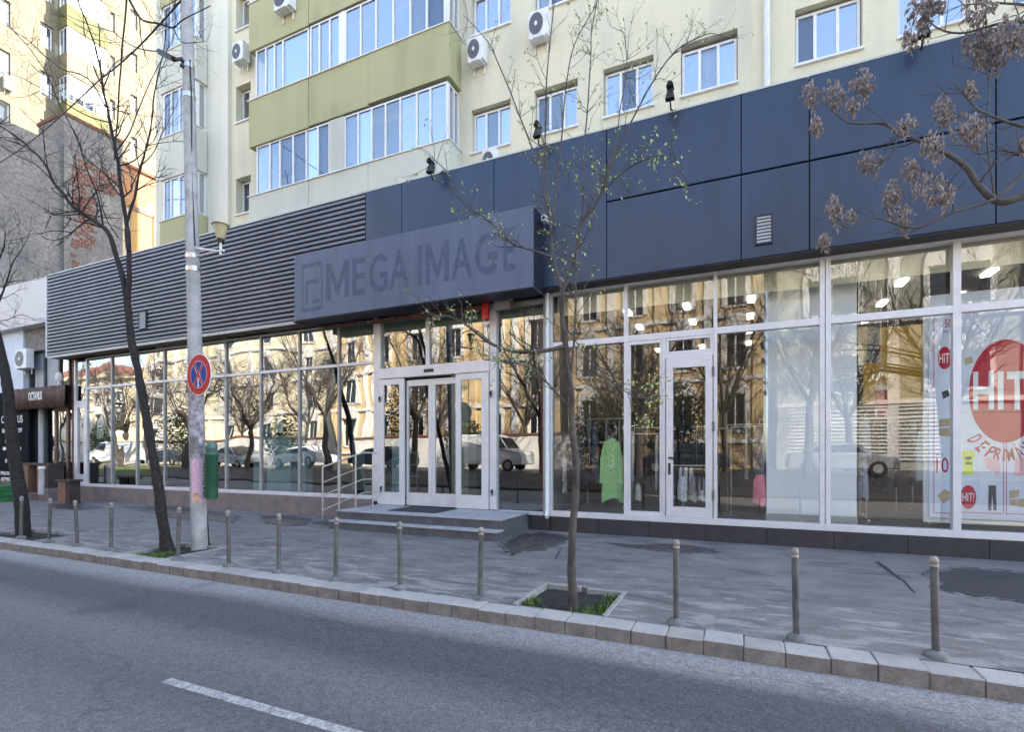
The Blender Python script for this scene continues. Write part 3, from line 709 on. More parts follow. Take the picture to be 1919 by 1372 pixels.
# balcony stack
YB = 9.76
glz = [[-11.97, -11.47, -11.10, -10.63, -10.17, -9.78, -9.39], [-8.92, -8.49, -8.08, -7.67, -7.25, -6.79, -6.42, -5.97]]
glz1 = [[-12.0, -11.62, -11.30, -10.99, -10.09], [-10.04, -9.73, -9.39, -9.06], [-8.90, -8.41, -7.95, -7.45, -6.97, -6.52, -6.03]]
for k in range(3):
    zb = [8.56, 11.16, 13.79][k]          # parapet top
    z_lo = [6.9, 9.90, 12.50][k]           # parapet bottom
    zt = [9.90, 12.50, 15.1][k]            # next parapet bottom
    bal = link('balcony', None, block)
    pm = ['greygreen_plaster', 'green_plaster', 'green_plaster'][k]
    cuts = [-12.2, -10.05, -8.15, -5.90]
    for i in range(3):
        dz = (0.0, 0.03, 0.07)[i] if k else (0, 0.0, 0.0)[i]
        MB().box(cuts[i] + (0.006 if i else 0), cuts[i + 1] - (0.006 if i < 2 else 0), YB + 0.008 * (i == 1), YB + 0.12, z_lo + dz, zb - 0.012 + 0.03 * (i == 1) * (k > 0)).build('parapet', pm, bal)
    MB().box(-6.02, -5.90, YB + 0.12, YW - 0.002, z_lo + 0.07, zb - 0.012).build('parapet', pm, bal)
    MB().box(-12.2, -12.08, YB + 0.12, YW - 0.002, z_lo, zb - 0.012).build('parapet', pm, bal)
    MB().box(-12.1, -6.0, YB + 0.1, YW - 0.002, zb - 0.25, zb - 0.12).build('floor_slab', pm, bal)
    MB().box(-12.23, -5.87, YB - 0.03, YB + 0.14, zb - 0.012, zb + 0.012).build('coping', 'white_metal', bal)
    MB().box(-6.04, -5.87, YB + 0.14, YW - 0.003, zb - 0.012, zb + 0.012).build('coping', 'white_metal', bal)
    groups = glz if k == 0 else glz1
    yg = FAC(YB + 0.05)
    for gi, gl in enumerate(groups):
        a0, a1 = gl[0], gl[-1]
        sp_ = [(x - a0) / (a1 - a0) for x in gl[1:-1]]
        bk = [rnd.choice((None, None, None, 'curtain_white', 'blind_grey')) for _ in range(len(gl))]
        window(bal, yg, a0, a1, zb + 0.013, zt - 0.003, 0.0, sp_, fw=0.04, glass='balcony_glass', back=bk, sill=False)
    if k == 0:
        MB().box(-9.388, -8.922, YB + 0.03, YB + 0.12, zb + 0.013, zt).build('pier', 'greygreen_plaster', bal)
    elif k:
        MB().box(-9.058, -8.902, YB + 0.04, YB + 0.12, zb + 0.013, zt).build('pier', 'white_upvc', bal)
    # glazed end of the balcony
    mside = lambda a, d, z: Vector((-5.97 - d, a, z))
    window(bal, mside, YB + 0.112, YW - 0.004, zb + 0.013, zt - 0.003, 0.0, (0.5,), fw=0.035, glass='balcony_glass', sill=False)
MB().box(-12.05, -6.1, YW + 0.02, YW + 0.03, 8.62, 9.8).build('curtain', 'blind_grey', block)
# left end balcony stack
for k in range(4):
    zb = [8.65, 11.16, 13.75, 16.4][k]; zlo = [7.4, 9.90, 12.53, 15.16][k]; zt = [9.90, 12.53, 15.16, 17.9][k]
    bal = link('balcony', None, block)
    pm = ['green_plaster', 'greygreen_plaster', 'greygreen_plaster', 'green_plaster'][k]
    MB().box(-16.15, -14.48, 9.84, 9.96, zlo, zb - 0.012).build('parapet', pm, bal)
    MB().box(-14.60, -14.48, 9.96, YW - 0.122, zlo, zb - 0.012).build('parapet', pm, bal)
    MB().box(-16.15, -16.03, 9.96, YW - 0.122, zlo, zb - 0.012).build('parapet', pm, bal)
    MB().box(-16.05, -14.6, 9.94, YW - 0.122, zb - 0.2, zb - 0.1).build('floor_slab', pm, bal)
    MB().box(-16.19, -14.45, 9.81, 9.99, zb - 0.012, zb + 0.012).build('coping', 'white_metal', bal)
    window(bal, FAC(9.88), -16.05, -14.55, zb + 0.013, zt - 0.003, 0.0, (0.24, 0.5, 0.75), fw=0.05, glass='balcony_glass', back=['curtain_white', None, 'curtain_white', None], sill=False)
    window(bal, lambda a, d, z: Vector((-14.55 - d, a, z)), 9.942, YW - 0.125, zb + 0.013, zt - 0.003, 0.0, (), fw=0.04, glass='balcony_glass', sill=False)

# rainwater pipe on the wall
o = MB().tube([(0.41, YW - 0.06, 7.9), (0.41, YW - 0.06, BH - 0.6)], 0.055, 10).build('rain_pipe', 'white_metal', label='white rainwater pipe running down the cream wall between two windows', cat='pipe')

# ------------------------------------------------------------------ air conditioners
def ac_unit(name_label, x, y, z, w=0.42, h=0.46, d=0.24, fan=0.42, ref=None, mpf=None):
    t = thing('air_conditioner', name_label, 'air conditioner', (x, y, z), 'air conditioners on the apartment walls')
    b = MB().box(-w / 2, w / 2, -d, 0, 0, h); b.build('casing', 'white_metal', t, bevel=0.012)
    n = 20; r = w * 0.36; rz = h * 0.40; cx = -w * 0.10
    ring = [Vector((cx + r * math.cos(2 * PI * i / n), -d - 0.012, h * 0.5 + rz * math.sin(2 * PI * i / n))) for i in range(n)]
    g = MB().prism(ring, (0, 0.013, 0)).build('fan_grille', 'fan_grey', t)
    hub = [Vector((cx + r * 0.22 * math.cos(2 * PI * i / n), -d - 0.018, h * 0.5 + rz * 0.22 * math.sin(2 * PI * i / n))) for i in range(n)]
    MB().prism(hub, (0, 0.007, 0)).build('fan_hub', 'white_metal', g)
    b = MB()
    for i in range(9):
        zz = h * 0.5 + rz * (-0.8 + 0.2 * i); hw = r * math.sqrt(max(0, 1 - (-0.8 + 0.2 * i) ** 2))
        b.box(cx - hw, cx + hw, -d - 0.016, -d - 0.011, zz - 0.004, zz + 0.004)
    b.build('guard', 'black_plastic', g)
    for s in (-1, 1):
        b = MB().box(s * w * 0.32 - 0.015, s * w * 0.32 + 0.015, -d - 0.02, 0, -0.035, -0.002).box(s * w * 0.32 - 0.015, s * w * 0.32 + 0.015, -0.03, 0, -0.2, -0.035)
        b.build('bracket', 'white_metal', t)
    return t
def ac_at(label, u0, u1, vt, vb, Y, **kw):
    a = at(u0, vb, Y - 0.26); c = at(u1, vt, Y - 0.26)
    return ac_unit(label, (a.x + c.x) / 2, Y, at((u0 + u1) / 2, vb, Y - 0.26).z, w=abs(c.x - a.x), h=at((u0 + u1) / 2, vt, Y - 0.26).z - at((u0 + u1) / 2, vb, Y - 0.26).z, **kw)
ac_at('white air conditioner between the right end of the green balcony and the upper window', 875, 905, 66, 111, YW - 0.005)
ac_at('white air conditioner with dark fan hung highest, under the upper window', 990, 1026, 15, 66, YW - 0.005)
ac_at('white air conditioner half hidden behind the top of the dark fascia', 903, 930, 278, 318, YW - 0.005)
ac_at('small white air conditioner beside the narrow window left of the green balcony', 434, 454, 76, 111, YW - 0.105)
ac_at('white air conditioner hung on the front of the topmost green balcony', 512, 541, -28, 12, YB - 0.005)

# ------------------------------------------------------------------ dark shop fascia
fascia = thing('shop_fascia', 'long dark blue-grey panel fascia with ribbed cladding above the shop windows', 'fascia')
FT, FB, FJ = 7.79, 4.93, 6.39
MB().box(-22.0, 7.0, YF + 0.07, YW - 0.003, FB + 0.03, FT - 0.02).build('backing', 'groove_metal', fascia)
cuts = [-8.12, -7.08, -4.74, -2.35, -0.01, 1.01, 3.36, 5.6, 7.0]
g = 0.008
for i in range(len(cuts) - 1):
    a, c_ = cuts[i] + g, cuts[i + 1] - g
    if i < 3:
        MB().box(a, c_, YF, YF + 0.068, (FB if i == 2 else 5.4), FT - 0.02).build('panel', 'fascia_panel', fascia, bevel=0.006)
    else:
        MB().box(a, c_, YF, YF + 0.068, FJ + 0.014, FT - 0.02).build('panel', 'fascia_panel', fascia, bevel=0.006)
        MB().box(a, c_, YF, YF + 0.068, FB, FJ - 0.014).build('panel', 'fascia_panel', fascia, bevel=0.006)
MB().box(-8.1, 7.0, YF - 0.006, YW - 0.004, FT - 0.018, FT + 0.012).build('coping', 'flashing', fascia)
NR = 23; pit_ = (FT - 0.03 - (FB + 0.05)) / NR
for i in range(NR):
    z = FB + 0.05 + pit_ * i
    x1 = -8.13 if z > 6.3 else -9.0
    prof = [(0.069, 0.008), (0.0, 0.026), (-0.004, 0.055), (0.0, 0.088), (0.069, pit_ - 0.012)]
    b = MB(); pts = [Vector((-22.05, YF + y, z + dz)) for y, dz in prof]
    b.prism(pts, (x1 + 22.05, 0, 0)).build('slat', 'ridge_metal', fascia)
MB().box(-22.07, -8.1, YF - 0.012, YW - 0.005, FT - 0.028, FT + 0.01).build('coping', 'flashing', fascia)
MB().box(-22.1, -22.053, YF - 0.01, YW - 0.005, FB + 0.02, FT - 0.03).build('end_trim', 'white_metal', fascia)
MB().box(-22.05, -3.7, YF + 0.005, YF + 0.05, FB - 0.03, FB + 0.048).build('bottom_trim', 'aluminium_dull', fascia)
# soffit
for i in range(9):
    xa = -22.0 + i * 2.03
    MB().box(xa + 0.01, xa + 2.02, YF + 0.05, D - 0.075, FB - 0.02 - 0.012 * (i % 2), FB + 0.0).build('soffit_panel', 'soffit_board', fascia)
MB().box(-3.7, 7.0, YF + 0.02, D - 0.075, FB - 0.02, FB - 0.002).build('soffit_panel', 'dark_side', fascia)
# sign box with ghost of removed lettering
YS = 9.13
sign = thing('sign_box', 'projecting blank grey sign box with faded ghost of removed lettering over the sliding doors', 'sign', (0, 0, 0))
pts = [Vector((-9.98, YF - 0.004, 0)), Vector((-9.98, YS + 0.12, 0)), Vector((-9.80, YS, 0)), Vector((-3.65, YS, 0)), Vector((-3.65, YF - 0.004, 0))]
b = MB().prism([Vector((p.x, p.y, 4.80)) for p in pts], (0, 0, 1.57)); b.build('casing', 'sign_box', sign, bevel=0.008)
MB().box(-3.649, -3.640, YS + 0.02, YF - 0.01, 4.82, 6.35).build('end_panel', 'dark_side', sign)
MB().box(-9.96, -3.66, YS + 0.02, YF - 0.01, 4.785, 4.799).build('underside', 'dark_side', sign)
def su(u): return ax(u, YS)
gl_ = [('M', 612, 655), ('E', 661, 685), ('G', 692, 727), ('A', 729, 768), ('I', 783, 792), ('M', 798, 842), ('A', 846, 886), ('G', 890, 932), ('E', 944, 966)]
for ch, ua, ub in gl_:
    if ch == 'M':      # heavy strokes laid as four thin bars
        xa_, xb_ = su(ua), su(ub); w_ = (xb_ - xa_) * 0.2; xm_ = (xa_ + xb_) / 2; b = MB()
        for q4 in (((xa_, 5.17), (xa_ + w_, 5.17), (xa_ + w_, 6.02), (xa_, 6.02)), ((xb_ - w_, 5.17), (xb_, 5.17), (xb_, 6.02), (xb_ - w_, 6.02)),
                   ((xa_ + w_ + 0.002, 6.02), (xa_ + w_ + 0.002, 5.72), (xm_ - 0.001, 5.19), (xm_ - 0.001, 5.50)), ((xb_ - w_ - 0.002, 6.02), (xm_ + 0.001, 5.50), (xm_ + 0.001, 5.19), (xb_ - w_ - 0.002, 5.72))):
            b.prism([Vector((p[0], YS - 0.0009, p[1])) for p in q4], (0, 0.0005, 0))
        b.build('ghost_letter', 'ghost_letter', sign)
    else:
        text_mesh('ghost_letter', ch, 'ghost_letter', su(ua), su(ub), 5.17, 6.02, YS - 0.0005, sign, offset=0.018, extr=0.0004)
b = MB(); xa, xb = su(566), su(605)
for q in ((xa, xa + 0.05, 4.98, 6.12), (xb - 0.05, xb, 4.98, 6.12), (xa + 0.05, xb - 0.05, 4.98, 5.06), (xa + 0.05, xb - 0.05, 6.02, 6.12), (xa + 0.13, xb - 0.12, 5.62, 5.72), (xa + 0.13, xa + 0.2, 5.15, 5.62), (xa + 0.3, xb - 0.1, 5.15, 5.24)):
    b.box(q[0], q[1], YS - 0.001, YS - 0.0003, q[2], q[3])
b.build('ghost_emblem', 'ghost_letter', sign)
# rusty framing left under the sign box
for (xa, xb, za, zb_) in ((-8.1, -4.9, 4.70, 4.78), (-8.1, -3.8, 4.86, 4.90), (-9.6, -8.25, 4.74, 4.79)):
    MB().box(xa, xb, YS + 0.62, YS + 0.70, za, zb_).build('framing_rail', 'rusty_beam', sign)
for xa in (-7.4, -6.55, -5.6, -4.4): MB().box(xa, xa + 0.06, YS + 0.58, YS + 0.618, 4.62, 4.784).build('framing_post', 'rusty_beam', sign)
# vents
def vent(label, u0, u1, vt, vb, Y, m='groove_metal', m2='aluminium_dull'):
    a = at(u0, vb, Y); c = at(u1, vt, Y); zc0 = at((u0 + u1) / 2, vb, Y).z; zc1 = at((u0 + u1) / 2, vt, Y).z
    t = thing('wall_vent', label, 'vent', (a.x, Y, zc0))
    w, h = c.x - a.x, zc1 - zc0
    b = MB().box(0, w, -0.015, 0.0, 0, h); b.build('backing', m, t)
    b = MB().box(-0.02, 0, -0.035, 0, -0.02, h + 0.02).box(w, w + 0.02, -0.035, 0, -0.02, h + 0.02).box(0, w, -0.035, 0, h, h + 0.02).box(0, w, -0.035, 0, -0.02, 0); b.build('frame', m, t)
    k = 8
    for i in range(k):
        z = h * (i + 0.25) / k
        MB().prism([Vector((0.005, -0.034, z)), Vector((0.005, -0.03, z - 0.005)), Vector((0.005, -0.015, z + h / k * 0.6)), Vector((0.005, -0.017, z + h / k * 0.75))], (w - 0.01, 0, 0)).build('slat', m2, t)
vent('dark louvred vent set in the plain fascia panels', 1418, 1446, 405, 456, YF - 0.001)
vent('small louvred vent on the ribbed cladding behind the bare tree', 263, 275, 585, 616, YF - 0.006)
# fascia floodlights on arms
def flood(label, u, v, arm=0.55, tilt=0.0, w=0.16):
    p = at(u, v, YF - 0.35)
    t = thing('floodlight', label, 'floodlight', p, 'floodlights above the fascia')
    x, y, z = 0, 0, 0
    MB().prism([Vector((-w / 2, -0.06, -0.02)), Vector((w / 2, -0.06, -0.02)), Vector((w / 2 * 0.55, 0.02, 0.2)), Vector((-w / 2 * 0.55, 0.02, 0.2))], (0, 0.12, 0.0)).build('housing', 'black_plastic', t, bevel=0.01)
    for i in range(4): MB().box(-w * 0.38 + 0.01 * i, w * 0.38 - 0.01 * i, -0.055, 0.12, 0.205 + 0.022 * i, 0.215 + 0.022 * i).build('cooling_fin', 'black_plastic', t)
    MB().tube([(0, 0.05, -0.02), (0, 0.12, -0.12), (tilt, 0.345, FT - p.z + 0.02)], 0.014, 6).build('arm', 'black_plastic', t)
    return t
flood('black floodlight on a bent arm above the sign box, below the pale balcony', 806, 322, tilt=0.12)
flood('black floodlight seen through the crown of the small leafing tree', 1007, 255)
flood('black floodlight standing clear against the cream wall near the middle window', 1256, 184)
flood('black floodlight partly hidden by hanging seed clusters at the top right', 1732, 66)
a = at(1022, 412, YS + 0.3)
t = thing('security_camera', 'small white camera box at the right end of the sign box', 'camera', a)
MB().box(-0.05, 0.06, -0.1, 0.08, -0.05, 0.05).build('body', 'white_metal', t, bevel=0.01)
MB().tube([(0.01, -0.1, 0.0), (0.01, -0.125, 0.0)], 0.03, 10).build('lens', 'black_plastic', t)
MB().tube([(0.0, 0.08, 0.0), (0.0, YF - a.y, 0.0)], 0.015, 6).build('mount', 'white_metal', t)

# ------------------------------------------------------------------ shopfronts
def frame_bar(parent, a0, a1, z0, z1, y0=D - 0.05, y1=D + 0.05, name='mullion', m='aluminium'):
    return MB().box(a0, a1, y0, y1, z0, z1).build(name, m, parent, bevel=0.004)
def pane(parent, a0, a1, z0, z1, g, y=D):
    return MB().box(a0, a1, y - 0.006, y + 0.006, z0, z1).build('pane', g, parent)
# vacant shop on the left
SL = 0.53; TR = 3.83; TL = 4.86
left = thing('shopfront', 'vacant glass shopfront under the ribbed cladding, left of the sliding doors', 'shopfront')
XM = [-20.47, -19.02, -17.67, -16.28, -14.94, -13.50, -12.10, -10.67, -9.32, -8.17]
for i, x in enumerate(XM[:-1]):
    frame_bar(left, x - 0.032, x + 0.032, SL + 0.04, TL, m='aluminium_dull' if i else 'aluminium')
frame_bar(left, -8.20, -8.07, SL - 0.1, TL + 0.05, D - 0.06, D + 0.06)
for i in range(len(XM) - 1):
    a, c_ = XM[i] + 0.032, XM[i + 1] - 0.032
    frame_bar(left, a, c_, TR - 0.035, TR + 0.035, name='transom')
    frame_bar(left, a, c_, TL - 0.05, TL, name='top_rail', m='aluminium_dull')
    pane(left, a, c_, SL + 0.04, TR - 0.035, 'left_shop_glass'); pane(left, a, c_, TR + 0.035, TL - 0.05, 'left_shop_glass')
frame_bar(left, -21.2, -8.07, SL - 0.05, SL + 0.04, D - 0.09, D + 0.05, name='sill')
# narrow door at its left end
dr = link('door', None, left)
a0, a1 = -21.14, -20.50
zt = az(155, 756)
b = MB().box(a0, a0 + 0.12, D - 0.05, D + 0.03, SL + 0.042, zt).box(a1 - 0.12, a1, D - 0.05, D + 0.03, SL + 0.042, zt).box(a0 + 0.12, a1 - 0.12, D - 0.05, D + 0.03, SL + 0.042, SL + 0.35).box(a0 + 0.12, a1 - 0.12, D - 0.05, D + 0.03, zt - 0.16, zt)
b.build('door_frame', 'aluminium', dr)
pane(dr, a0 + 0.12, a1 - 0.12, SL + 0.35, zt - 0.16, 'left_shop_glass')
MB().tube([(a1 - 0.06, D - 0.09, 1.6), (a1 - 0.06, D - 0.09, 2.2)], 0.015, 6).build('handle', 'stainless', dr)
frame_bar(left, -21.22, -21.145, SL + 0.04, TL, m='aluminium')
frame_bar(left, -21.145, -20.502, zt + 0.005, zt + 0.08, name='transom')
pane(left, -21.145, -20.502, zt + 0.08, TL - 0.02, 'left_shop_glass')
MB().box(-21.15, -8.23, D - 0.10, D + 0.30, -0.02, SL - 0.052).build('plinth', 'left_plinth', left, bevel=0.008)
# notices on the glass
for i, (u0, u1, v0, v1) in enumerate([(388, 401, 760, 788), (405, 418, 757, 786), (388, 401, 794, 822), (405, 418, 792, 820), (182, 194, 786, 822), (518, 531, 769, 811)]):
    lab = ['upper left of four white notices taped behind the glass right of the pole', 'upper right of four white notices taped behind the glass right of the pole', 'lower left of four white notices taped behind the glass right of the pole', 'lower right of four white notices taped behind the glass right of the pole', 'white notice behind the glass near the narrow left door', 'white notice with printed code square between bin and railing'][i]
    Y = D + 0.02
    um = (u0 + u1) / 2
    o = MB().box(ax(u0, Y), ax(u1, Y), Y, Y + 0.003, at(um, v1, Y).z, at(um, v0, Y).z).build('notice', 'paper_white', label=lab.replace(' with printed code square', ''), cat='notice', group='notices on the shop glass')
    if i >= 4:
        for q in range(4):
            zz = at(um, v1, Y).z + (at(um, v0, Y).z - at(um, v1, Y).z) * (0.25 + 0.15 * q)
            MB().box(ax(u0, Y) + 0.06, ax(u1, Y) - 0.08 - 0.05 * (q % 2), Y - 0.002, Y, zz, zz + 0.03).build('printed_line', 'fan_grey', o)

# sliding door unit
DB, DT = 0.375, 3.38
door = thing('sliding_door', 'aluminium automatic sliding doors with four glass leaves above the steps', 'door')
frame_bar(door, -8.06, -7.97, DB, TL, D - 0.09, D + 0.06, name='post')
frame_bar(door, -5.02, -4.86, DB, TL, D - 0.09, D + 0.06, name='post')
frame_bar(door, -7.97, -5.02, DT + 0.01, 3.64, D - 0.14, D + 0.06, name='header', m='aluminium')
frame_bar(door, -7.97, -5.02, TL - 0.09, TL, D - 0.07, D + 0.05, name='top_rail', m='aluminium_dull')
frame_bar(door, -6.70, -6.60, 3.64, TL - 0.09, D - 0.05, D + 0.05, name='mullion')
pane(door, -7.97, -6.70, 3.64, TL - 0.09, 'door_glass'); pane(door, -6.60, -5.02, 3.64, TL - 0.09, 'door_glass')
MB().box(-6.68, -6.42, D - 0.165, D - 0.141, 3.47, 3.54).build('motion_sensor', 'black_plastic', door, bevel=0.008)
for (a0, a1, y, fwl, fwr, zb_, zt) in ((-7.955, -7.27, D - 0.08, 0.10, 0.13, DB, DT), (-7.25, -6.55, D + 0.005, 0.05, 0.09, DB, DT - 0.05), (-6.545, -5.84, D + 0.005, 0.09, 0.05, DB, DT - 0.05), (-5.86, -5.035, D - 0.08, 0.13, 0.17, DB, DT + 0.005)):
    lf = link('door_leaf', None, door)
    b = MB().box(a0, a0 + fwl, y - 0.03, y + 0.03, zb_, zt).box(a1 - fwr, a1, y - 0.03, y + 0.03, zb_, zt).box(a0 + fwl, a1 - fwr, y - 0.028, y + 0.028, zb_, zb_ + 0.30).box(a0 + fwl, a1 - fwr, y - 0.028, y + 0.028, zt - 0.14, zt)
    b.build('leaf_frame', 'aluminium', lf)
    pane(lf, a0 + fwl, a1 - fwr, zb_ + 0.30, zt - 0.14, 'door_glass', y)
for u, v in ((903 / 2.908 + 400, 748), (911 / 2.908 + 400, 916), (919, 738), (921, 923)):
    p = at(u, v, D - 0.14)
    MB().tube([p + Vector((0, 0.02, 0)), p, p + Vector((0.03, -0.01, 0.06)), p + Vector((0.02, -0.01, -0.08))], [0.02, 0.025, 0.022, 0.018], 6).build('bolt', 'black_plastic', door)
# side pane right of the doors, end post
frame_bar(door, -3.78, -3.70, 0.30, TL + 0.05, D - 0.07, D + 0.06, name='post', m='aluminium_dull')
frame_bar(door, -4.86, -3.78, 0.30, 0.37, D - 0.07, D + 0.05, name='sill')
frame_bar(door, -4.86, -3.78, TL - 0.12, TL - 0.02, D - 0.05, D + 0.05, name='top_rail', m='aluminium_dull')
pane(door, -4.86, -3.78, 0.37, TL - 0.12, 'door_glass')
MB().box(-4.9, -3.62, D - 0.10, D + 0.3, -0.02, 0.298).build('plinth', 'right_plinth', door)
# rain pipe at the party line
MB().tube([(-3.655, D - 0.16, 4.9), (-3.655, D - 0.16, 0.42), (-3.655, D - 0.2, 0.34), (-3.62, D - 0.26, 0.30)], 0.042, 10).build('downpipe', 'white_metal', label='white downpipe between the sliding doors and the clothes shop window', cat='pipe')
p = at(911, 578, D - 0.3)
t = thing('alarm_siren', 'red alarm siren box hanging under the sign box', 'alarm', p)
MB().box(-0.075, 0.075, -0.08, 0.05, -0.26, 0.16).build('casing', 'alarm_red', t, bevel=0.02)
MB().box(-0.04, 0.04, -0.02, 0.02, 0.16, 0.42).build('bracket', 'alarm_red', t)
p = at(944, 572, D - 0.25)
t = thing('ballast_box', 'grey metal box fixed under the right end of the sign', 'box', p)
MB().box(-0.2, 0.2, -0.06, 0.06, -0.09, 0.13).build('casing', 'aluminium_dull', t, bevel=0.01)
MB().box(-0.03, 0.03, -0.03, 0.03, 0.13, 0.30).build('bracket', 'rusty_beam', t)

# clothes shop on the right
right = thing('shopfront', 'aluminium framed clothes shop window wall with a single glass door', 'shopfront')
SR = 0.36; TT = 3.845; TH_ = 4.93
def vbar(a0, a1, z0=SR + 0.05, z1=TH_ - 0.06, **k): return frame_bar(right, a0, a1, z0, z1, D - 0.07, D + 0.06, **k)
segs = [(-3.60, -2.10), (-2.03, -0.47), (-0.41, 1.20), (1.36, 2.98), (3.08, 4.7), (4.8, 6.5)]
for a, c_ in ((-3.66, -3.60), (-2.10, -2.03), (-0.47, -0.41), (1.20, 1.275), (1.285, 1.36), (2.98, 3.08), (4.7, 4.8), (6.5, 6.6)): vbar(a, c_)
frame_bar(right, -3.69, 6.6, SR - 0.06, SR + 0.05, D - 0.10, D + 0.06, name='sill')
frame_bar(right, -3.66, 6.6, TH_ - 0.06, TH_ - 0.003, D - 0.07, D + 0.06, name='top_rail', m='aluminium')
for i, (a, c_) in enumerate(segs):
    frame_bar(right, a, c_, TT - 0.07, TT + 0.05, D - 0.065, D + 0.06, name='transom')
    pane(right, a, c_, TT + 0.05, TH_ - 0.06, 'right_shop_glass')
    if i != 1: pane(right, a, c_, SR + 0.05, TT - 0.07, 'right_shop_glass')
xk = -1.30
frame_bar(right, xk - 0.075, xk - 0.015, SR + 0.05, TT - 0.07, D - 0.065, D + 0.06)
for (a, c_) in ((-2.03, -2.03 + 0.05), (xk - 0.125, xk - 0.075)): frame_bar(right, a, c_, SR + 0.05, TT - 0.07, D - 0.055, D + 0.05, name='sash')
for (z0, z1) in ((SR + 0.05, SR + 0.12), (TT - 0.14, TT - 0.07)): frame_bar(right, -1.98, xk - 0.125, z0, z1, D - 0.055, D + 0.05, name='sash')
pane(right, -1.98, xk - 0.125, SR + 0.12, TT - 0.14, 'right_shop_glass')
frame_bar(right, xk - 0.015, -0.47, 3.40, 3.47, D - 0.06, D + 0.06, name='transom')
for (a, c_, z0, z1) in ((xk - 0.015, xk + 0.04, 3.47, TT - 0.07), (-0.53, -0.47, 3.47, TT - 0.07), (xk + 0.04, -0.53, 3.47, 3.52), (xk + 0.04, -0.53, TT - 0.12, TT - 0.07)): frame_bar(right, a, c_, z0, z1, D - 0.055, D + 0.05, name='sash')
pane(right, xk + 0.04, -0.53, 3.52, TT - 0.12, 'right_shop_glass')
dr = link('door', None, right)
a0, a1 = xk, -0.485
b = MB().box(a0, a0 + 0.12, D - 0.085, D + 0.02, SR + 0.055, 3.395).box(a1 - 0.12, a1, D - 0.085, D + 0.02, SR + 0.055, 3.395).box(a0 + 0.12, a1 - 0.12, D - 0.083, D + 0.02, SR + 0.055, SR + 0.24).box(a0 + 0.12, a1 - 0.12, D - 0.083, D + 0.02, 3.20, 3.395)
b.build('door_frame', 'aluminium', dr)
pane(dr, a0 + 0.12, a1 - 0.12, SR + 0.24, 3.20, 'right_shop_glass', D - 0.03)
MB().tube([(a0 + 0.06, D - 0.085, 1.52), (a0 + 0.06, D - 0.13, 1.52), (a0 + 0.17, D - 0.13, 1.50)], 0.018, 6).build('handle', 'black_plastic', dr)
MB().box(a0 + 0.04, a0 + 0.08, D - 0.095, D - 0.084, 1.2, 1.42).build('lock_plate', 'black_plastic', dr)
for z in (0.75, 2.0, 3.0): MB().box(a1 - 0.01, a1 + 0.03, D - 0.1, D - 0.084, z, z + 0.18).build('hinge', 'fan_grey', dr)
x = -3.6
while x < 6.6:
    MB().box(x + 0.003, x + 0.997, D - 0.115, D + 0.28, -0.02, SR - 0.062).build('plinth_slab', 'right_plinth', right, bevel=0.004)
    x += 1.0

# steps, ramp, railing
steps = thing('entrance_steps', 'grey stone entrance steps with landing in front of the sliding doors', 'steps')
xl, xr = -8.05, -4.05
P1 = gr(947, 978, 0.36)
MB().box(xl, -4.10, 8.62, D - 0.101, -0.02, 0.335).build('landing_base', 'step_riser', steps)
MB().box(xl - 0.01, -4.08, 8.60, D - 0.102, 0.335, 0.365).build('landing', 'step_granite', steps, bevel=0.006)
MB().box(xl + 0.05, -4.05, 8.33, 8.619, -0.02, 0.15).build('step_base', 'step_riser', steps)
MB().box(xl + 0.04, -4.03, 8.31, 8.618, 0.15, 0.178).build('step', 'step_granite', steps, bevel=0.006)
MB().box(xl - 0.9, xl - 0.012, 8.80, D - 0.103, -0.02, 0.02).build('ramp_base', 'step_riser', steps)
b = MB(); b.add([(xl - 0.9, 8.78, 0.022), (xl - 0.013, 8.62, 0.15), (xl - 0.013, D - 0.104, 0.33), (xl - 0.9, D - 0.104, 0.05)], [(0, 1, 2, 3)])
b.add([(xl - 0.9, 8.78, 0.0), (xl - 0.013, 8.62, 0.0), (xl - 0.013, 8.62, 0.15), (xl - 0.9, 8.78, 0.022)], [(0, 1, 2, 3)])
b.build('ramp', 'step_riser', steps)
MB().box(-6.95, -5.75, 8.95, 9.85, 0.366, 0.380).build('doormat', 'doormat', None, label='dark rubber doormat on the landing before the sliding doors', cat='doormat')
rail = thing('handrail', 'stainless steel ramp handrail with four bars left of the sliding doors', 'handrail')
YR = 9.2
def rp(u, v, Y): return at(u, v, Y)
A = [(605, 876), (605, 905), (605, 929), (605, 957)]; Bv = [(680, 849), (680, 875), (680, 899), (680, 924)]; Cv = [(706, 849), (706, 874), (706, 898), (706, 922)]
for i in range(4):
    MB().tube([rp(*A[i], 8.95), rp(*Bv[i], 9.15), rp(*Cv[i], 9.25)], 0.020 if i == 0 else 0.013, 8).build('bar', 'stainless', rail)
for u, v0, v1, Y in ((605, 876, 968, 8.95), (636, 865, 962, 9.03), (667, 854, 952, 9.11), (699, 849, 946, 9.22)):
    q = rp(u, v0, Y)
    MB().tube([q, Vector((q.x, q.y, {605: 0.0, 636: 0.06, 667: 0.2, 699: 0.355}[u]))], 0.017, 8).build('post', 'stainless', rail)

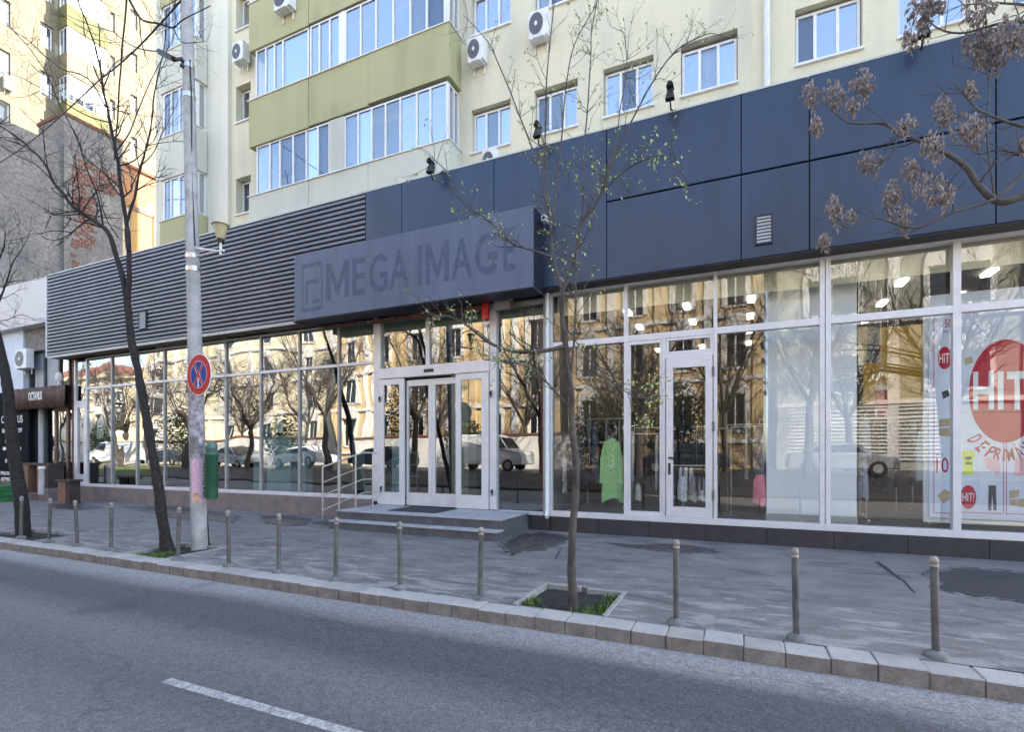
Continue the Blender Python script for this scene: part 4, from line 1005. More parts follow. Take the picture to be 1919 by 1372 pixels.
# ------------------------------------------------------------------ shop interiors
inl = thing('shop_interior', 'dark empty room behind the vacant shopfront glass', 'room')
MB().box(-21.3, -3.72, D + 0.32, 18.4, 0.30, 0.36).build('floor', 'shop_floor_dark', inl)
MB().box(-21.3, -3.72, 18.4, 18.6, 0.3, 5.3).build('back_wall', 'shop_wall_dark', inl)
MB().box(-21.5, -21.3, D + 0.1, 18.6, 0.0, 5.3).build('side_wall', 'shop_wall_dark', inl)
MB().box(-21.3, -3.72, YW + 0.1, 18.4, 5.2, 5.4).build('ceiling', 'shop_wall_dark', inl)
inr = thing('shop_interior', 'lit sales room with grey floor behind the clothes shop windows', 'room')
MB().box(-3.55, 8.5, D + 0.07, 19.4, 0.28, 0.345).build('floor', 'shop_floor', inr)
MB().box(-3.55, 8.5, 19.4, 19.6, 0.3, 5.3).build('back_wall', 'shop_wall', inr)
MB().box(-3.70, -3.56, D + 0.1, 19.6, 0.0, 5.3).build('party_wall', 'shop_wall', inr)
MB().box(8.5, 8.7, D + 0.1, 19.6, 0.0, 5.3).build('side_wall', 'shop_wall', inr)
MB().box(-3.55, 8.5, YW + 0.1, 19.4, 5.15, 5.3).build('ceiling', 'shop_ceiling', inr)
k = 0
for yy in (11.4, 12.9, 14.5, 16.2, 18.0):
    for xx in (-2.6, -1.2, 0.2, 1.6, 3.0, 4.4, 5.8):
        MB().box(xx - 0.07, xx + 0.07, yy - 0.22, yy + 0.22, 5.10, 5.148).build('ceiling_light', 'ceiling_lamp', inr)
# pale boxes in the vacant shop
def ibox(label, u0, u1, vt, vb, Y, dep, m, z0=0.362, name='display_plinth', cat='plinth'):
    um = (u0 + u1) / 2
    t = thing(name, label, cat, (ax(um, Y), Y, z0))
    w = (ax(u1, Y) - ax(u0, Y)) / 2; h = at(um, vt, Y).z - z0
    MB().box(-w, w, 0, dep, 0.06, h - 0.03).build('body', m, t, bevel=0.01)
    MB().box(-w + 0.03, w - 0.03, 0.03, dep - 0.03, 0, 0.06).build('kick_base', 'dark_box', t)
    MB().box(-w - 0.015, w + 0.015, -0.015, dep + 0.015, h - 0.03, h).build('top', m, t, bevel=0.006)
ibox('narrow pale blue plinth inside the vacant shop, left of the wide one', 475, 493, 800, 905, 11.2, 0.5, 'pale_blue_box')
ibox('wide pale blue plinth inside the vacant shop', 500, 545, 818, 908, 10.9, 0.5, 'pale_blue_box')
ibox('slim pale plinth inside the vacant shop beside the handrail', 566, 572, 740, 920, 11.0, 0.3, 'pale_blue_box')
ibox('pale plinth behind the left sliding door leaf', 735, 752, 825, 930, 11.2, 0.45, 'pale_blue_box')
ibox('cream partition column behind the right sliding door leaves', 846, 878, 700, 890, 12.6, 0.5, 'sandy_plaster', name='column', cat='column')
ibox('grey green column inside the vacant shop near the handrail', 660, 684, 640, 915, 12.8, 0.5, 'grey_panel', name='column', cat='column')
o = MB().box(-3.97, -3.90, 10.4, 10.48, 0.362, 5.2).build('red_post', 'red_post', label='red interior post beside the white downpipe', cat='post')
# display partition
Y = 10.55
dp = thing('display_partition', 'tall white partition panel close behind the clothes shop glass', 'partition', (0, 0, 0))
MB().box(ax(1437, Y), ax(1606, Y), Y, Y + 0.3, 0.50, 5.13).build('panel', 'display_white', dp)
MB().box(ax(1437, Y) - 0.012, ax(1606, Y) + 0.012, Y - 0.012, Y + 0.31, 0.345, 0.50).build('skirting', 'aluminium_dull', dp)
# clothing
def garment(label, u0, u1, vt, vb, Y, m, kind='dress', flare=1.2, m2=None, seed=0):
    um = (u0 + u1) / 2; x = ax(um, Y); zt, zb_ = at(um, vt, Y).z, at(um, vb, Y).z
    w = (ax(u1, Y) - ax(u0, Y)) / 2
    t = thing('garment', label, 'garment', (x, Y, zt))
    h = zt - zb_; n = 18; rows = 14; vs = []; fs = []; r = random.Random(seed)
    ph = r.uniform(0, 6)
    for j in range(rows + 1):
        q = j / rows
        ww = w * (0.55 + 0.45 * min(1, q * 5)) * (1 / flare + (1 - 1 / flare) * q)
        for i in range(n):
            a = 2 * PI * i / n
            rr = 1 + 0.10 * q * math.sin(5 * a + ph) + 0.05 * q * math.sin(9 * a + 2 * ph)
            zz = -h * q - (0.05 * h * math.sin(a * 2 + ph) if j == rows else 0)
            vs.append((ww * math.cos(a) * rr, 0.10 * math.sin(a) * rr, zz))
    for j in range(rows):
        for i in range(n): fs.append((j * n + i, j * n + (i + 1) % n, (j + 1) * n + (i + 1) % n, (j + 1) * n + i))
    MB().add(vs, fs, True).build('cloth', m, t)
    if kind == 'shirt':
        for s in (-1, 1):
            MB().tube([(s * w * 0.5, 0, -0.02), (s * w * 0.82, -0.02, -h * 0.3), (s * w * 0.92, -0.04, -h * 0.72)], [0.05, 0.055, 0.045], 8).build('sleeve', m, t)
        MB().lathe((0, 0, -0.005), [(w * 0.3, 0), (w * 0.26, 0.04)], 10, 1, 0.6).build('collar', m, t)
        for q in range(4): MB().box(-0.01, 0.01, -0.125, -0.10, -h * (0.15 + 0.12 * q), -h * (0.15 + 0.12 * q) + 0.02).build('button', 'print_dark', t)
    MB().tube([(-w * 0.5, 0, 0.01), (0, 0, 0.05), (w * 0.5, 0, 0.01)], 0.008, 5).build('hanger', 'stainless', t)
    MB().tube([(0, 0, 0.05), (0, 0, 0.13), (0.03, 0, 0.15), (0.05, 0, 0.12)], 0.006, 5).build('hook', 'stainless', t)
    return t
garment('long light green shirt hanging behind the glass beside the small tree', 1127, 1166, 826, 938, 10.45, 'cloth_green', 'shirt', 1.25, seed=1)
garment('black and white patterned dress hanging by the white party wall', 1046, 1062, 850, 925, 10.7, 'cloth_print', 'dress', 1.1, seed=2)
garment('dark dress hanging behind the trunk of the small tree', 1085, 1105, 800, 915, 10.9, 'cloth_dark', 'dress', 1.2, seed=3)
garment('dark spotted blouse hanging left of the green shirt', 1106, 1122, 805, 900, 11.2, 'cloth_denim', 'dress', 1.1, seed=4)
garment('coral pink top hanging low beside the white partition', 1411, 1436, 890, 945, 10.6, 'cloth_pink', 'dress', 1.15, seed=5)
garment('grey blue blouse hanging above the coral pink top', 1411, 1436, 800, 888, 10.66, 'cloth_denim', 'dress', 1.1, seed=6)
garment('pale striped dress hanging right of the white partition', 1607, 1628, 862, 935, 10.9, 'cloth_grey', 'dress', 1.2, seed=7)
garment('pale mauve blouse hanging above the striped dress', 1610, 1632, 790, 858, 10.95, 'cloth_grey', 'dress', 1.1, seed=8)
garment('pale blue dress hanging at the edge of the sale poster', 1716, 1742, 810, 905, 11.2, 'pale_blue_box', 'dress', 1.2, seed=9)
garment('white slipper-like top on the low rail behind the door, leftmost', 1270, 1288, 893, 938, 11.0, 'cloth_white', 'dress', 1.0, seed=10)
garment('grey striped top in the middle of the low rail behind the door', 1292, 1306, 893, 940, 11.05, 'cloth_grey', 'dress', 1.0, seed=11)
garment('white striped top at the right of the low rail behind the door', 1309, 1322, 893, 938, 11.1, 'cloth_white', 'dress', 1.0, seed=12)
garment('small pale top hanging low in the window left of the door', 1191, 1201, 908, 938, 11.0, 'cloth_white', 'dress', 1.0, seed=13)
def rack(label, x, y, w, h, cols, seed, d=0.5):
    t = thing('clothes_rack', label, 'clothes rack', (x, y, 0.345))
    for s in (-1, 1):
        MB().tube([(s * w / 2, 0, 0.02), (s * w / 2, 0, h)], 0.018, 6).build('upright', 'stainless', t)
        MB().box(s * w / 2 - 0.02, s * w / 2 + 0.02, -d / 2, d / 2, 0, 0.03).build('foot', 'stainless', t)
    MB().tube([(-w / 2, 0, h), (w / 2, 0, h)], 0.018, 6).build('rail', 'stainless', t)
    r = random.Random(seed); n = int(w / 0.11)
    for i in range(n):
        xx = -w / 2 + 0.08 + (w - 0.16) * i / max(1, n - 1)
        L = h * r.uniform(0.45, 0.72); q = MB(); m = 8; vs = []; fs = []
        for j in range(4):
            for k in range(m):
                a = 2 * PI * k / m; f = (0.5, 0.95, 1.0, 1.1)[j]
                vs.append((xx + 0.04 * math.cos(a) * f + r.uniform(-0.006, 0.006), d * 0.42 * math.sin(a) * f, h - 0.03 - L * (0, 0.12, 0.6, 1)[j]))
        for j in range(3):
            for k in range(m): fs.append((j * m + k, j * m + (k + 1) % m, (j + 1) * m + (k + 1) % m, (j + 1) * m + k))
        q.add(vs, fs, True).build('hanging_garment', r.choice(cols), t)
    return t
DKS = ['cloth_dark', 'cloth_dark', 'cloth_dark', 'cloth_dark', 'cloth_denim', 'cloth_deep', 'cloth_grey']
rack('long dark clothes rack behind the coral top', 0.6, 12.6, 1.8, 1.9, DKS, 1)
rack('dark clothes rack deep in the shop behind the glass door', -1.6, 13.2, 1.9, 1.9, DKS, 2)
rack('clothes rack with dark coats behind the green shirt', -3.0, 12.4, 1.0, 2.1, DKS, 3)
rack('clothes rack of black garments between the partition and the sale poster', 3.0, 12.7, 1.5, 2.0, DKS, 4)
rack('clothes rack at the back of the sales room right of the yellow panel', 4.6, 15.0, 1.8, 2.0, DKS, 5)
rack('clothes rack at the back of the sales room near its middle', 1.4, 15.6, 2.0, 2.0, DKS, 6)
MIX = DKS + ['cloth_white', 'cloth_dark']
rack('dark clothes rack just left of the white partition', 0.25, 11.5, 0.9, 1.8, MIX, 11)
rack('dark clothes rack just right of the white partition', 2.6, 11.6, 0.9, 1.9, MIX, 12)
rack('crowded clothes rack behind the window left of the glass door', -1.95, 11.9, 1.0, 1.7, MIX, 13)
rack('crowded clothes rack in the third row behind the glass door', -0.6, 14.4, 1.8, 1.9, MIX, 14)
rack('crowded clothes rack beside the yellow panel', 2.4, 14.2, 1.6, 2.0, MIX, 15)
o = rack('low stainless rail with small tops behind the glass door', -1.0, 11.1, 1.1, 1.0, ['cloth_dark', 'cloth_dark', 'cloth_white'], 7, 0.3)
MB().box(2.95, 4.2, 16.2, 16.3, 2.9, 4.9).build('wall_panel', 'shop_yellow', label='mustard yellow wall panel deep inside the clothes shop', cat='panel')
# hanging lifestyle picture and vertical sale banner
Y = 11.8
t = thing('hanging_picture', 'dark framed picture of a person hanging inside right of the white partition', 'picture', (ax(1626, Y), Y, az(1626, 680, Y)))
w_ = (ax(1650, Y) - ax(1604, Y)) / 2; h_ = az(1626, 606, Y) - az(1626, 680, Y)
MB().box(-w_, w_, 0, 0.03, 0, h_).build('board', 'print_dark', t)
MB().box(-w_ + 0.05, w_ - 0.2, -0.004, 0, 0.05, h_ - 0.05).build('print', 'print_tan', t)
MB().box(w_ * 0.1, w_ * 0.8, -0.006, -0.004, 0.02, h_ * 0.55).build('print', 'cloth_denim', t)
for s in (-1, 1): MB().tube([(s * w_ * 0.7, 0.015, h_), (s * w_ * 0.7, 0.015, 5.14 - t.location.z)], 0.006, 4).build('wire', 'stainless', t)
Y = 13.2
t = thing('sale_banner', 'narrow red and white vertical banner deep inside the clothes shop', 'banner', (ax(1652, Y), Y, az(1652, 815, Y)))
hb = az(1652, 722, Y) - az(1652, 815, Y)
MB().box(-0.11, 0.11, 0, 0.02, 0, hb).build('banner', 'paper_white', t)
MB().box(-0.11, 0.11, -0.003, 0, hb * 0.55, hb * 0.9).build('band', 'hit_red', t); MB().box(-0.07, 0.07, -0.003, 0, hb * 0.05, hb * 0.5).build('band', 'hit_red', t)
MB().tube([(0, 0.01, hb), (0, 0.01, 5.14 - t.location.z)], 0.006, 4).build('wire', 'stainless', t)
# mannequin seen dark through the door
def mannequin(label, x, y):
    t = thing('mannequin', label, 'mannequin', (x, y, 0.345))
    MB().lathe((0, 0, 0), [(0.24, 0), (0.24, 0.02), (0.03, 0.03), (0.02, 0.75)], 14).build('stand', 'stainless', t)
    prof = [(0.03, 0.72), (0.15, 0.76), (0.185, 0.9), (0.19, 1.05), (0.15, 1.25), (0.135, 1.4), (0.17, 1.62), (0.185, 1.8), (0.15, 1.92), (0.06, 1.98), (0.052, 2.06), (0.085, 2.12), (0.095, 2.22), (0.08, 2.33), (0.03, 2.38)]
    MB().lathe((0, 0, 0), prof, 16, 1, 0.62).build('torso', 'cloth_dark', t)
    for s in (-1, 1):
        MB().tube([(s * 0.17, 0, 1.84), (s * 0.23, 0.0, 1.5), (s * 0.24, -0.04, 1.05)], [0.05, 0.042, 0.03], 8).build('arm', 'cloth_dark', t)
    MB().lathe((0, 0, 0), [(0.30, 0.55), (0.19, 1.2), (0.17, 1.3)], 16, 1, 0.7).build('skirt', 'cloth_dark', t)
mannequin('dark dressed mannequin standing behind the single glass door', ax(1280, 12.2), 12.2)

# sale poster wall
Y = 10.75
pw = thing('sale_poster', 'white window poster with big red HIT circle and clothing pictures', 'poster', (0, 0, 0))
xa, xb = ax(1742, Y), 5.2
za, zb_ = az(1800, 972, Y), az(1800, 560, Y) + 0.1
MB().box(xa, xb, Y, Y + 0.06, za, zb_).build('board', 'poster_pale', pw)
MB().box(xa - 0.06, xb, Y + 0.061, Y + 0.12, za - 0.09, zb_).build('frame', 'display_white', pw)
def pz(u, v): return az(u, v, Y)
def px(u): return ax(u, Y)
def rect(name, u0, u1, v0, v1, m, lay=1):
    um = (u0 + u1) / 2
    MB().box(px(u0), px(u1), Y - 0.0025 * lay, Y - 0.0025 * (lay - 1), pz(um, v1), pz(um, v0)).build(name, m, pw)
def ell(name, u, v, ru, rv, m, lay=1, n=40):
    cx, cz = px(u), pz(u, v); rx = px(u + ru) - cx; rz = pz(u, v - rv) - cz
    MB().prism([Vector((cx + rx * math.cos(2 * PI * i / n), Y - 0.0025 * lay, cz + rz * math.sin(2 * PI * i / n))) for i in range(n)], (0, 0.0025, 0)).build(name, m, pw)
def word(s, u0, u1, v0, v1, m, lay=2, off=0.02):
    um = (u0 + u1) / 2
    text_mesh('lettering', s, m, px(u0), px(u1), pz(um, v1), pz(um, v0), Y - 0.0025 * (lay - 1) - 0.0004, pw, offset=off, extr=0.002)
ell('red_disc', 1884, 733, 71, 97, 'hit_red')
word('H', 1824, 1863, 696, 768, 'paper_white', 2, 0.03); word('I', 1870, 1881, 696, 768, 'paper_white', 2, 0.0); word('T', 1887, 1926, 696, 768, 'paper_white', 2, 0.03); word('!', 1935, 1945, 696, 768, 'paper_white', 2, 0.0)
# curved slogan
slog = 'DE PRIMĂVARĂ'
cx, cz = px(1884), pz(1884, 733); Rx, Rz = px(1884 + 88) - px(1884), pz(1884, 733 - 120) - pz(1884, 733)
for i, ch in enumerate(slog):
    if ch == ' ': continue
    a = R([228, 240, 246, 252, 261, 268.5, 276.5, 287.5, 297, 306, 315, 324][i])
    x, z = cx + Rx * math.cos(a), cz + Rz * math.sin(a)
    dx, dz = -Rx * math.sin(a), Rz * math.cos(a); L = math.hypot(dx, dz); dx /= L; dz /= L
    o = text_mesh('lettering', ch, 'hit_red', -0.045 if ch != 'I' else -0.013, 0.045 if ch != 'I' else 0.013, -0.1, 0.1 + (0.045 if ch == 'Ă' else 0), 0.0, pw, offset=0.022, extr=0.002)
    o.location = (x, Y - 0.0004, z); o.rotation_euler = (0, -math.atan2(dz, dx), 0)
ell('small_red_disc', 1815, 932, 15, 22.5, 'hit_red'); word('HIT!', 1804, 1826, 924, 940, 'paper_white', 2, 0.010)
ell('small_red_disc', 1771, 671, 13, 21, 'hit_red'); word('HIT!', 1760, 1782, 662, 681, 'paper_white', 2, 0.010)
word('10', 1755, 1778, 858, 886, 'hit_red', 1, 0.0); word('de la', 1755, 1768, 850, 854, 'hit_red', 1, 0.0)
word('50', 1771, 1784, 598, 614, 'hit_red', 1, 0.0); word('lei', 1771, 1778, 618, 624, 'hit_red', 1, 0.0)
for (u0, u1, v0, v1) in ((1750, 1751.2, 592, 962), (1750, 1783, 961, 962.2), (1880.5, 1881.7, 830, 962), (1798, 1880, 961, 962.2), (1886, 1887.2, 830, 965), (1887, 1960, 964, 965.2)): rect('border_line', u0, u1, v0, v1, 'hit_red')
for v in (772, 835, 898): rect('grid_line', 1751, 1960, v, v + 1.6, 'display_white')
rect('grid_line', 1837, 1838.6, 835, 960, 'display_white', 2)
# printed goods
def shape(name, pts, m, lay=1):
    MB().prism([Vector((px(u), Y - 0.0025 * lay, pz(u, v))) for u, v in pts], (0, 0.0025, 0)).build(name, m, pw)
shape('printed_shirt', [(1804, 846), (1810, 844), (1815, 847), (1820, 844), (1826, 846), (1828, 858), (1824, 860), (1825, 890), (1805, 890), (1806, 860), (1802, 858)], 'print_lime')
rect('shirt_print', 1809, 1821, 856, 862, 'print_dark', 2); rect('shirt_print', 1810, 1822, 866, 871, 'print_dark', 2)
shape('printed_shoes', [(1845, 862), (1852, 856), (1872, 862), (1876, 880), (1870, 893), (1862, 884), (1850, 880)], 'print_rose')
shape('printed_skirt', [(1905, 858), (1925, 858), (1927, 892), (1900, 892)], 'print_rose')
shape('printed_trousers', [(1853, 910), (1867, 910), (1868, 957), (1862, 957), (1860, 925), (1858, 957), (1852, 957)], 'print_dark')
shape('printed_box', [(1892, 920), (1910, 918), (1910, 932), (1892, 935)], 'print_tan'); shape('printed_box', [(1892, 937), (1906, 935), (1906, 948), (1893, 947)], 'print_tan'); shape('printed_box', [(1908, 935), (1925, 934), (1925, 952), (1907, 950)], 'print_tan')
shape('printed_box', [(1760, 786), (1782, 784), (1782, 799), (1760, 800)], 'print_tan'); shape('printed_box', [(1760, 803), (1782, 802), (1782, 818), (1760, 817)], 'print_tan')
shape('printed_towel', [(1756, 930), (1770, 917), (1782, 922), (1782, 935), (1768, 944)], 'print_tan')
shape('printed_sandal', [(1765, 735), (1778, 730), (1780, 742), (1768, 748)], 'print_dark')
shape('printed_bag', [(1808, 672), (1822, 668), (1824, 680), (1810, 684)], 'print_tan')
# exit sign
Y = D + 0.5
t = thing('exit_sign', 'green running-man exit sign hanging inside above the glass door', 'sign', (ax(1288, Y), Y, az(1288, 528, Y)))
MB().box(-0.14, 0.14, 0, 0.03, 0, 0.12).build('panel', 'exit_green', t)
MB().box(-0.09, -0.02, -0.003, 0, 0.03, 0.09).build('pictogram', 'neon_white', t)
MB().prism([Vector((0.01, -0.003, 0.05)), Vector((0.06, -0.003, 0.05)), Vector((0.06, -0.003, 0.03)), Vector((0.11, -0.003, 0.06)), Vector((0.06, -0.003, 0.09)), Vector((0.06, -0.003, 0.07)), Vector((0.01, -0.003, 0.07))], (0, 0.003, 0)).build('arrow', 'neon_white', t)
for s in (-0.1, 0.1): MB().tube([(s, 0.015, 0.12), (s, 0.015, 5.14 - t.location.z)], 0.006, 4).build('wire', 'stainless', t)

# ------------------------------------------------------------------ barber shop at the far left
barber = thing('barber_shop', 'low white barber shop building left of the ribbed cladding', 'building')
YB0 = D - 0.02
MB().box(-26.6, -22.14, YB0 - 0.3, 16, 6.25, 7.85).build('wall', 'white_plaster', barber)
MB().box(-30.0, -24.62, YB0 - 0.02, 16, 3.95, 6.24).build('wall', 'blue_white_panel', barber)
MB().box(-30.0, -26.62, YB0 - 0.28, 16, 6.26, 7.83).build('wall', 'white_plaster', barber)
MB().box(-24.6, -21.25, YB0 + 0.45, 16, -0.02, 6.24).build('back_wall', 'shop_wall_dark', barber)
MB().box(-24.6, -22.12, YB0 + 0.05, YB0 + 0.44, 5.4, 6.24).build('lintel', 'cement_plaster', barber)
for xa, xb in ((-24.35, -23.60), (-23.50, -22.60)): MB().box(xa, xb, YB0 + 0.22, YB0 + 0.28, 4.05, 5.38).build('upper_panel', 'grey_panel', barber)
for xa in (-24.6, -23.60, -22.60): MB().box(xa, xa + 0.1, YB0 + 0.15, YB0 + 0.44, 0.1, 5.4).build('post', 'dark_box', barber)
for xa, xb in ((-22.48, -21.95), (-21.87, -21.3)): MB().box(xa, xb, YB0 + 0.2, YB0 + 0.22, 4.05, 5.38).build('pane', 'left_shop_glass', barber)
MB().box(-21.95, -21.87, YB0 + 0.15, YB0 + 0.3, 0.1, 5.4).build('post', 'door_wood', barber)
# awning with lettering
aw = MB(); n = 22
xs = [-24.75 + (3.40) * i / n for i in range(n + 1)]
vs = []; fs = []
for i, x in enumerate(xs):
    w = 0.03 * math.sin(i * 2.1) + 0.02 * math.sin(i * 4.7)
    vs += [(x, YB0 + 0.14, 4.02), (x, YB0 - 0.25 + w, 3.98), (x, YB0 - 0.28 + w * 1.3, 3.22 + 0.03 * math.sin(i * 1.7)), (x, YB0 + 0.1, 3.3)]
for i in range(n):
    for k in range(3): fs.append((i * 4 + k, i * 4 + k + 1, (i + 1) * 4 + k + 1, (i + 1) * 4 + k))
awo = aw.add(vs, fs, True).build('awning', 'awning_brown', barber)
text_mesh('lettering', 'OCTAVIUS', 'neon_white', -23.45, -22.55, 3.50, 3.80, YB0 - 0.345, awo, 0.02, 0.006)
# doors and windows below
for (xa, xb, m_) in ((-24.45, -23.9, 'dark_box'), (-23.85, -23.7, 'white_metal')): MB().box(xa, xb, YB0 + 0.1, YB0 + 0.2, 0.2, 3.3).build('pilaster', m_, barber)
MB().box(-23.68, -22.75, YB0 + 0.2, YB0 + 0.22, 0.6, 3.3).build('pane', 'left_shop_glass', barber)
dr = link('door', None, barber)
b = MB().box(-22.75, -22.63, YB0 + 0.1, YB0 + 0.2, 0.2, 3.3).box(-21.98, -21.86, YB0 + 0.1, YB0 + 0.2, 0.2, 3.3).box(-22.63, -21.98, YB0 + 0.1, YB0 + 0.2, 3.1, 3.3).box(-22.63, -21.98, YB0 + 0.1, YB0 + 0.2, 0.2, 0.5); b.build('door_frame', 'door_wood', dr)
MB().box(-22.63, -21.98, YB0 + 0.14, YB0 + 0.16, 0.5, 3.1).build('pane', 'left_shop_glass', dr)
MB().tube([(-22.69, YB0 + 0.05, 1.4), (-22.69, YB0 + 0.05, 1.7)], 0.025, 6).build('handle', 'stainless', dr)
MB().box(-21.86, -21.3, YB0 + 0.14, YB0 + 0.16, 0.5, 3.2).build('pane', 'left_shop_glass', barber)
MB().box(-21.36, -21.28, YB0 - 0.02, YB0 + 0.18, 0.5, 5.4).build('post', 'rusty_beam', barber)
MB().box(-24.7, -21.92, 8.95, YB0 + 0.44, -0.02, 0.24).build('door_step', 'left_plinth', barber, bevel=0.01)
MB().box(-21.9, -21.16, 9.3, 9.96, -0.02, 0.42).build('side_step', 'left_plinth', barber, bevel=0.01)
# neon frame light seen in the door glass
# sign board
bd = thing('sign_board', 'tall black barber shop board with white lettering at the left edge', 'sign board', (-25.2, 9.9, 0))
X0, X1 = ax(-12, 9.9) + 25.2, ax(54, 9.9) + 25.2
MB().box(X0, X1, 0.0, 0.08, 0.62, 3.92).build('board', 'board_black', bd)
for xx in (X0 + 0.2, X1 - 0.2): MB().box(xx - 0.03, xx + 0.03, 0.01, 0.07, 0.0, 0.62).build('leg', 'black_plastic', bd)
def bt(s, u0, u1, v0, v1, off=0.0, m='neon_white'):
    um = (u0 + u1) / 2
    text_mesh('lettering', s, m, ax(u0, 9.9) + 25.2, ax(u1, 9.9) + 25.2, az(um, v1, 9.9), az(um, v0, 9.9), -0.0005, bd, offset=off, extr=0.003)
bt('OCTAVIUS', 3, 43, 779, 793, 0.01); bt('BARBER SHOP', 5, 42, 803, 811, 0.02)
bt('STYLE', 10, 36, 825, 830); bt('- - -', 6, 40, 838, 844); bt('PROGRAM', 2, 36, 884, 891, 0.03); bt('0792.97', 3, 30, 895, 902, 0.03)
for u_, m_ in ((12, 'print_rose'), (22, 'sign_blue'), (36, 'neon_white')):
    p = at(u_, 864, 9.9); MB().box(p.x + 25.2 - 0.07, p.x + 25.2 + 0.07, -0.004, -0.0005, p.z - 0.07, p.z + 0.07).build('printed_icon', m_, bd)
# barber pole
p = at(112, 748, YB0 - 0.1)
t = thing('barber_pole', 'small white barber pole lamp hanging above the awning', 'barber pole', p)
MB().lathe((0, 0, 0), [(0.09, 0), (0.1, 0.04), (0.1, 0.12), (0.07, 0.14)], 12).build('lower_cap', 'white_metal', t)
MB().lathe((0, 0, 0), [(0.07, 0.141), (0.07, 0.62)], 12).build('cylinder', 'sign_white', t)
for i in range(4):
    pts = [(0.073 * math.cos(a_ + i * PI / 2), 0.073 * math.sin(a_ + i * PI / 2), 0.15 + 0.46 * a_ / 3.0) for a_ in [q * 0.25 for q in range(13)]]
    MB().tube(pts, 0.012, 4).build('stripe', 'sign_blue' if i % 2 else 'sign_red', t)
MB().lathe((0, 0, 0), [(0.07, 0.621), (0.11, 0.65), (0.11, 0.72), (0.12, 0.80), (0.08, 0.92), (0.02, 0.95)], 12).build('upper_cap', 'white_metal', t)
MB().tube([(0, 0.02, 0.45), (0.12, 0.25, 0.45)], 0.02, 6).build('bracket', 'black_plastic', t)
ac_at('grey-fronted air conditioner on the pale panel of the barber shop', 27, 48, 654, 690, YB0 - 0.022)
# wooden display benches, crates
p = gr(75, 921); 
t = thing('wooden_bench', 'wooden slatted bench with dark top before the barber shop door', 'bench', (ax(76, 9.55), 9.55, 0.242))
MB().box(-1.15, 1.05, -0.2, 0.25, 0.95, 1.02).build('top', 'crate_dark', t)
for xa, xb, m_ in ((-1.1, -0.98, 'crate_dark'), (-0.85, -0.3, 'crate_wood'), (0.30, 0.46, 'crate_wood'), (0.60, 0.82, 'crate_wood'), (0.9, 1.0, 'crate_dark')): MB().box(xa, xb, -0.22, 0.22, 0.0, 0.949).build('upright', m_, t)
MB().box(-0.98, 0.9, 0.16, 0.2, 0.05, 0.9).build('back_board', 'crate_dark', t)
t = thing('ash_bin', 'slim pale metal ash bin standing in front of the wooden bench', 'ash bin', (ax(79, 9.12), 9.12, 0.242))
MB().lathe((0, 0, 0), [(0.10, 0.0), (0.10, 0.04), (0.085, 0.05), (0.085, 0.84)], 14).build('body', 'aluminium_dull', t); MB().lathe((0, 0, 0), [(0.10, 0.841), (0.10, 0.90), (0.06, 0.93)], 14).build('rim', 'white_metal', t)
t = thing('wooden_stool', 'small wooden step stool with dark top beside the plinth', 'stool', (ax(131, 9.2), 9.2, 0.0))
MB().box(-0.42, 0.38, -0.2, 0.19, 0.70, 0.76).build('top', 'crate_dark', t)
MB().box(-0.3, 0.12, -0.17, 0.17, 0.0, 0.699).build('front_board', 'crate_wood', t); MB().box(0.2, 0.3, -0.15, 0.15, 0.0, 0.699).build('leg', 'crate_dark', t)
t = thing('plastic_crate', 'green plastic crate before the black sign board at the left edge', 'crate', (-22.75, 8.62, 0))
for z in (0.0, 0.18, 0.36): MB().box(-0.6, 0.62, -0.25, 0.22, z + 0.002, z + 0.12).build('side_band', 'crate_green', t, bevel=0.01)
for xx in (-0.55, -0.2, 0.2, 0.55): MB().box(xx - 0.03, xx + 0.03, -0.23, 0.23, 0.12, 0.362).build('rib', 'crate_green', t)
MB().box(-0.62, 0.64, -0.27, 0.27, 0.482, 0.52).build('rim', 'crate_green', t)

# ------------------------------------------------------------------ old grey gable wall, sunlit brick wall, yellow wing
old = thing('old_gable_wall', 'weathered grey cement gable wall with exposed red brick patch', 'wall')
XG = -30.0
MB().box(XG - 3, XG, wy(-40, XG), wy(118, XG), 0, 16.5).build('wall', 'cement_plaster', old)
y0, y1 = wy(118, XG), wy(228, XG)
MB().box(XG - 2.2, XG + 0.12, y0, y1, 0, 18.0).build('chimney_breast', 'cement_plaster', old)
for zz, a, c_ in ((18.0, -2.25, 0.17), ): MB().box(XG + a, XG + c_, y0 - 0.05, y1 + 0.03, zz, zz + 0.16).build('coping', 'rusty_beam', old)
# ragged exposed brick: stacked irregular patches standing a little proud
rr = random.Random(5)
zz = 16.2
b = MB()
while zz > 9.3:
    h = 0.15; c0 = y0 + 0.35 + 0.25 * noise.noise(Vector((zz * 0.9, 0, 0))); wdt = 0.75 + 0.55 * noise.noise(Vector((zz * 0.7, 3, 0)))
    if zz > 15.0: wdt = 2.0 + 0.3 * rr.random() - (16.2 - zz) * 0.4
    if 10.9 < zz < 11.9: wdt *= 0.25
    if zz < 10.9: wdt *= 0.8; 
    q = c0; i = 0
    while q < c0 + wdt:
        L = rr.uniform(0.2, 0.3)
        if rr.random() < 0.16: q += L; continue
        b.box(XG + 0.118, XG + 0.14 + rr.uniform(0, 0.03), q, q + L - 0.02, zz - h + 0.02, zz); q += L
    zz -= h
b.build('exposed_brick', 'red_brick', old, kind='stuff')
sun_wall = thing('courtyard_wall', 'sunlit orange brick and plaster wall with boarded opening in the courtyard', 'wall')
XS = -30.05
ya, yb = wy(229, XS), wy(330, XS)
MB().box(XS - 0.4, XS, ya, yb + 2.0, 0, 17.0).build('wall', 'orange_brick', sun_wall)
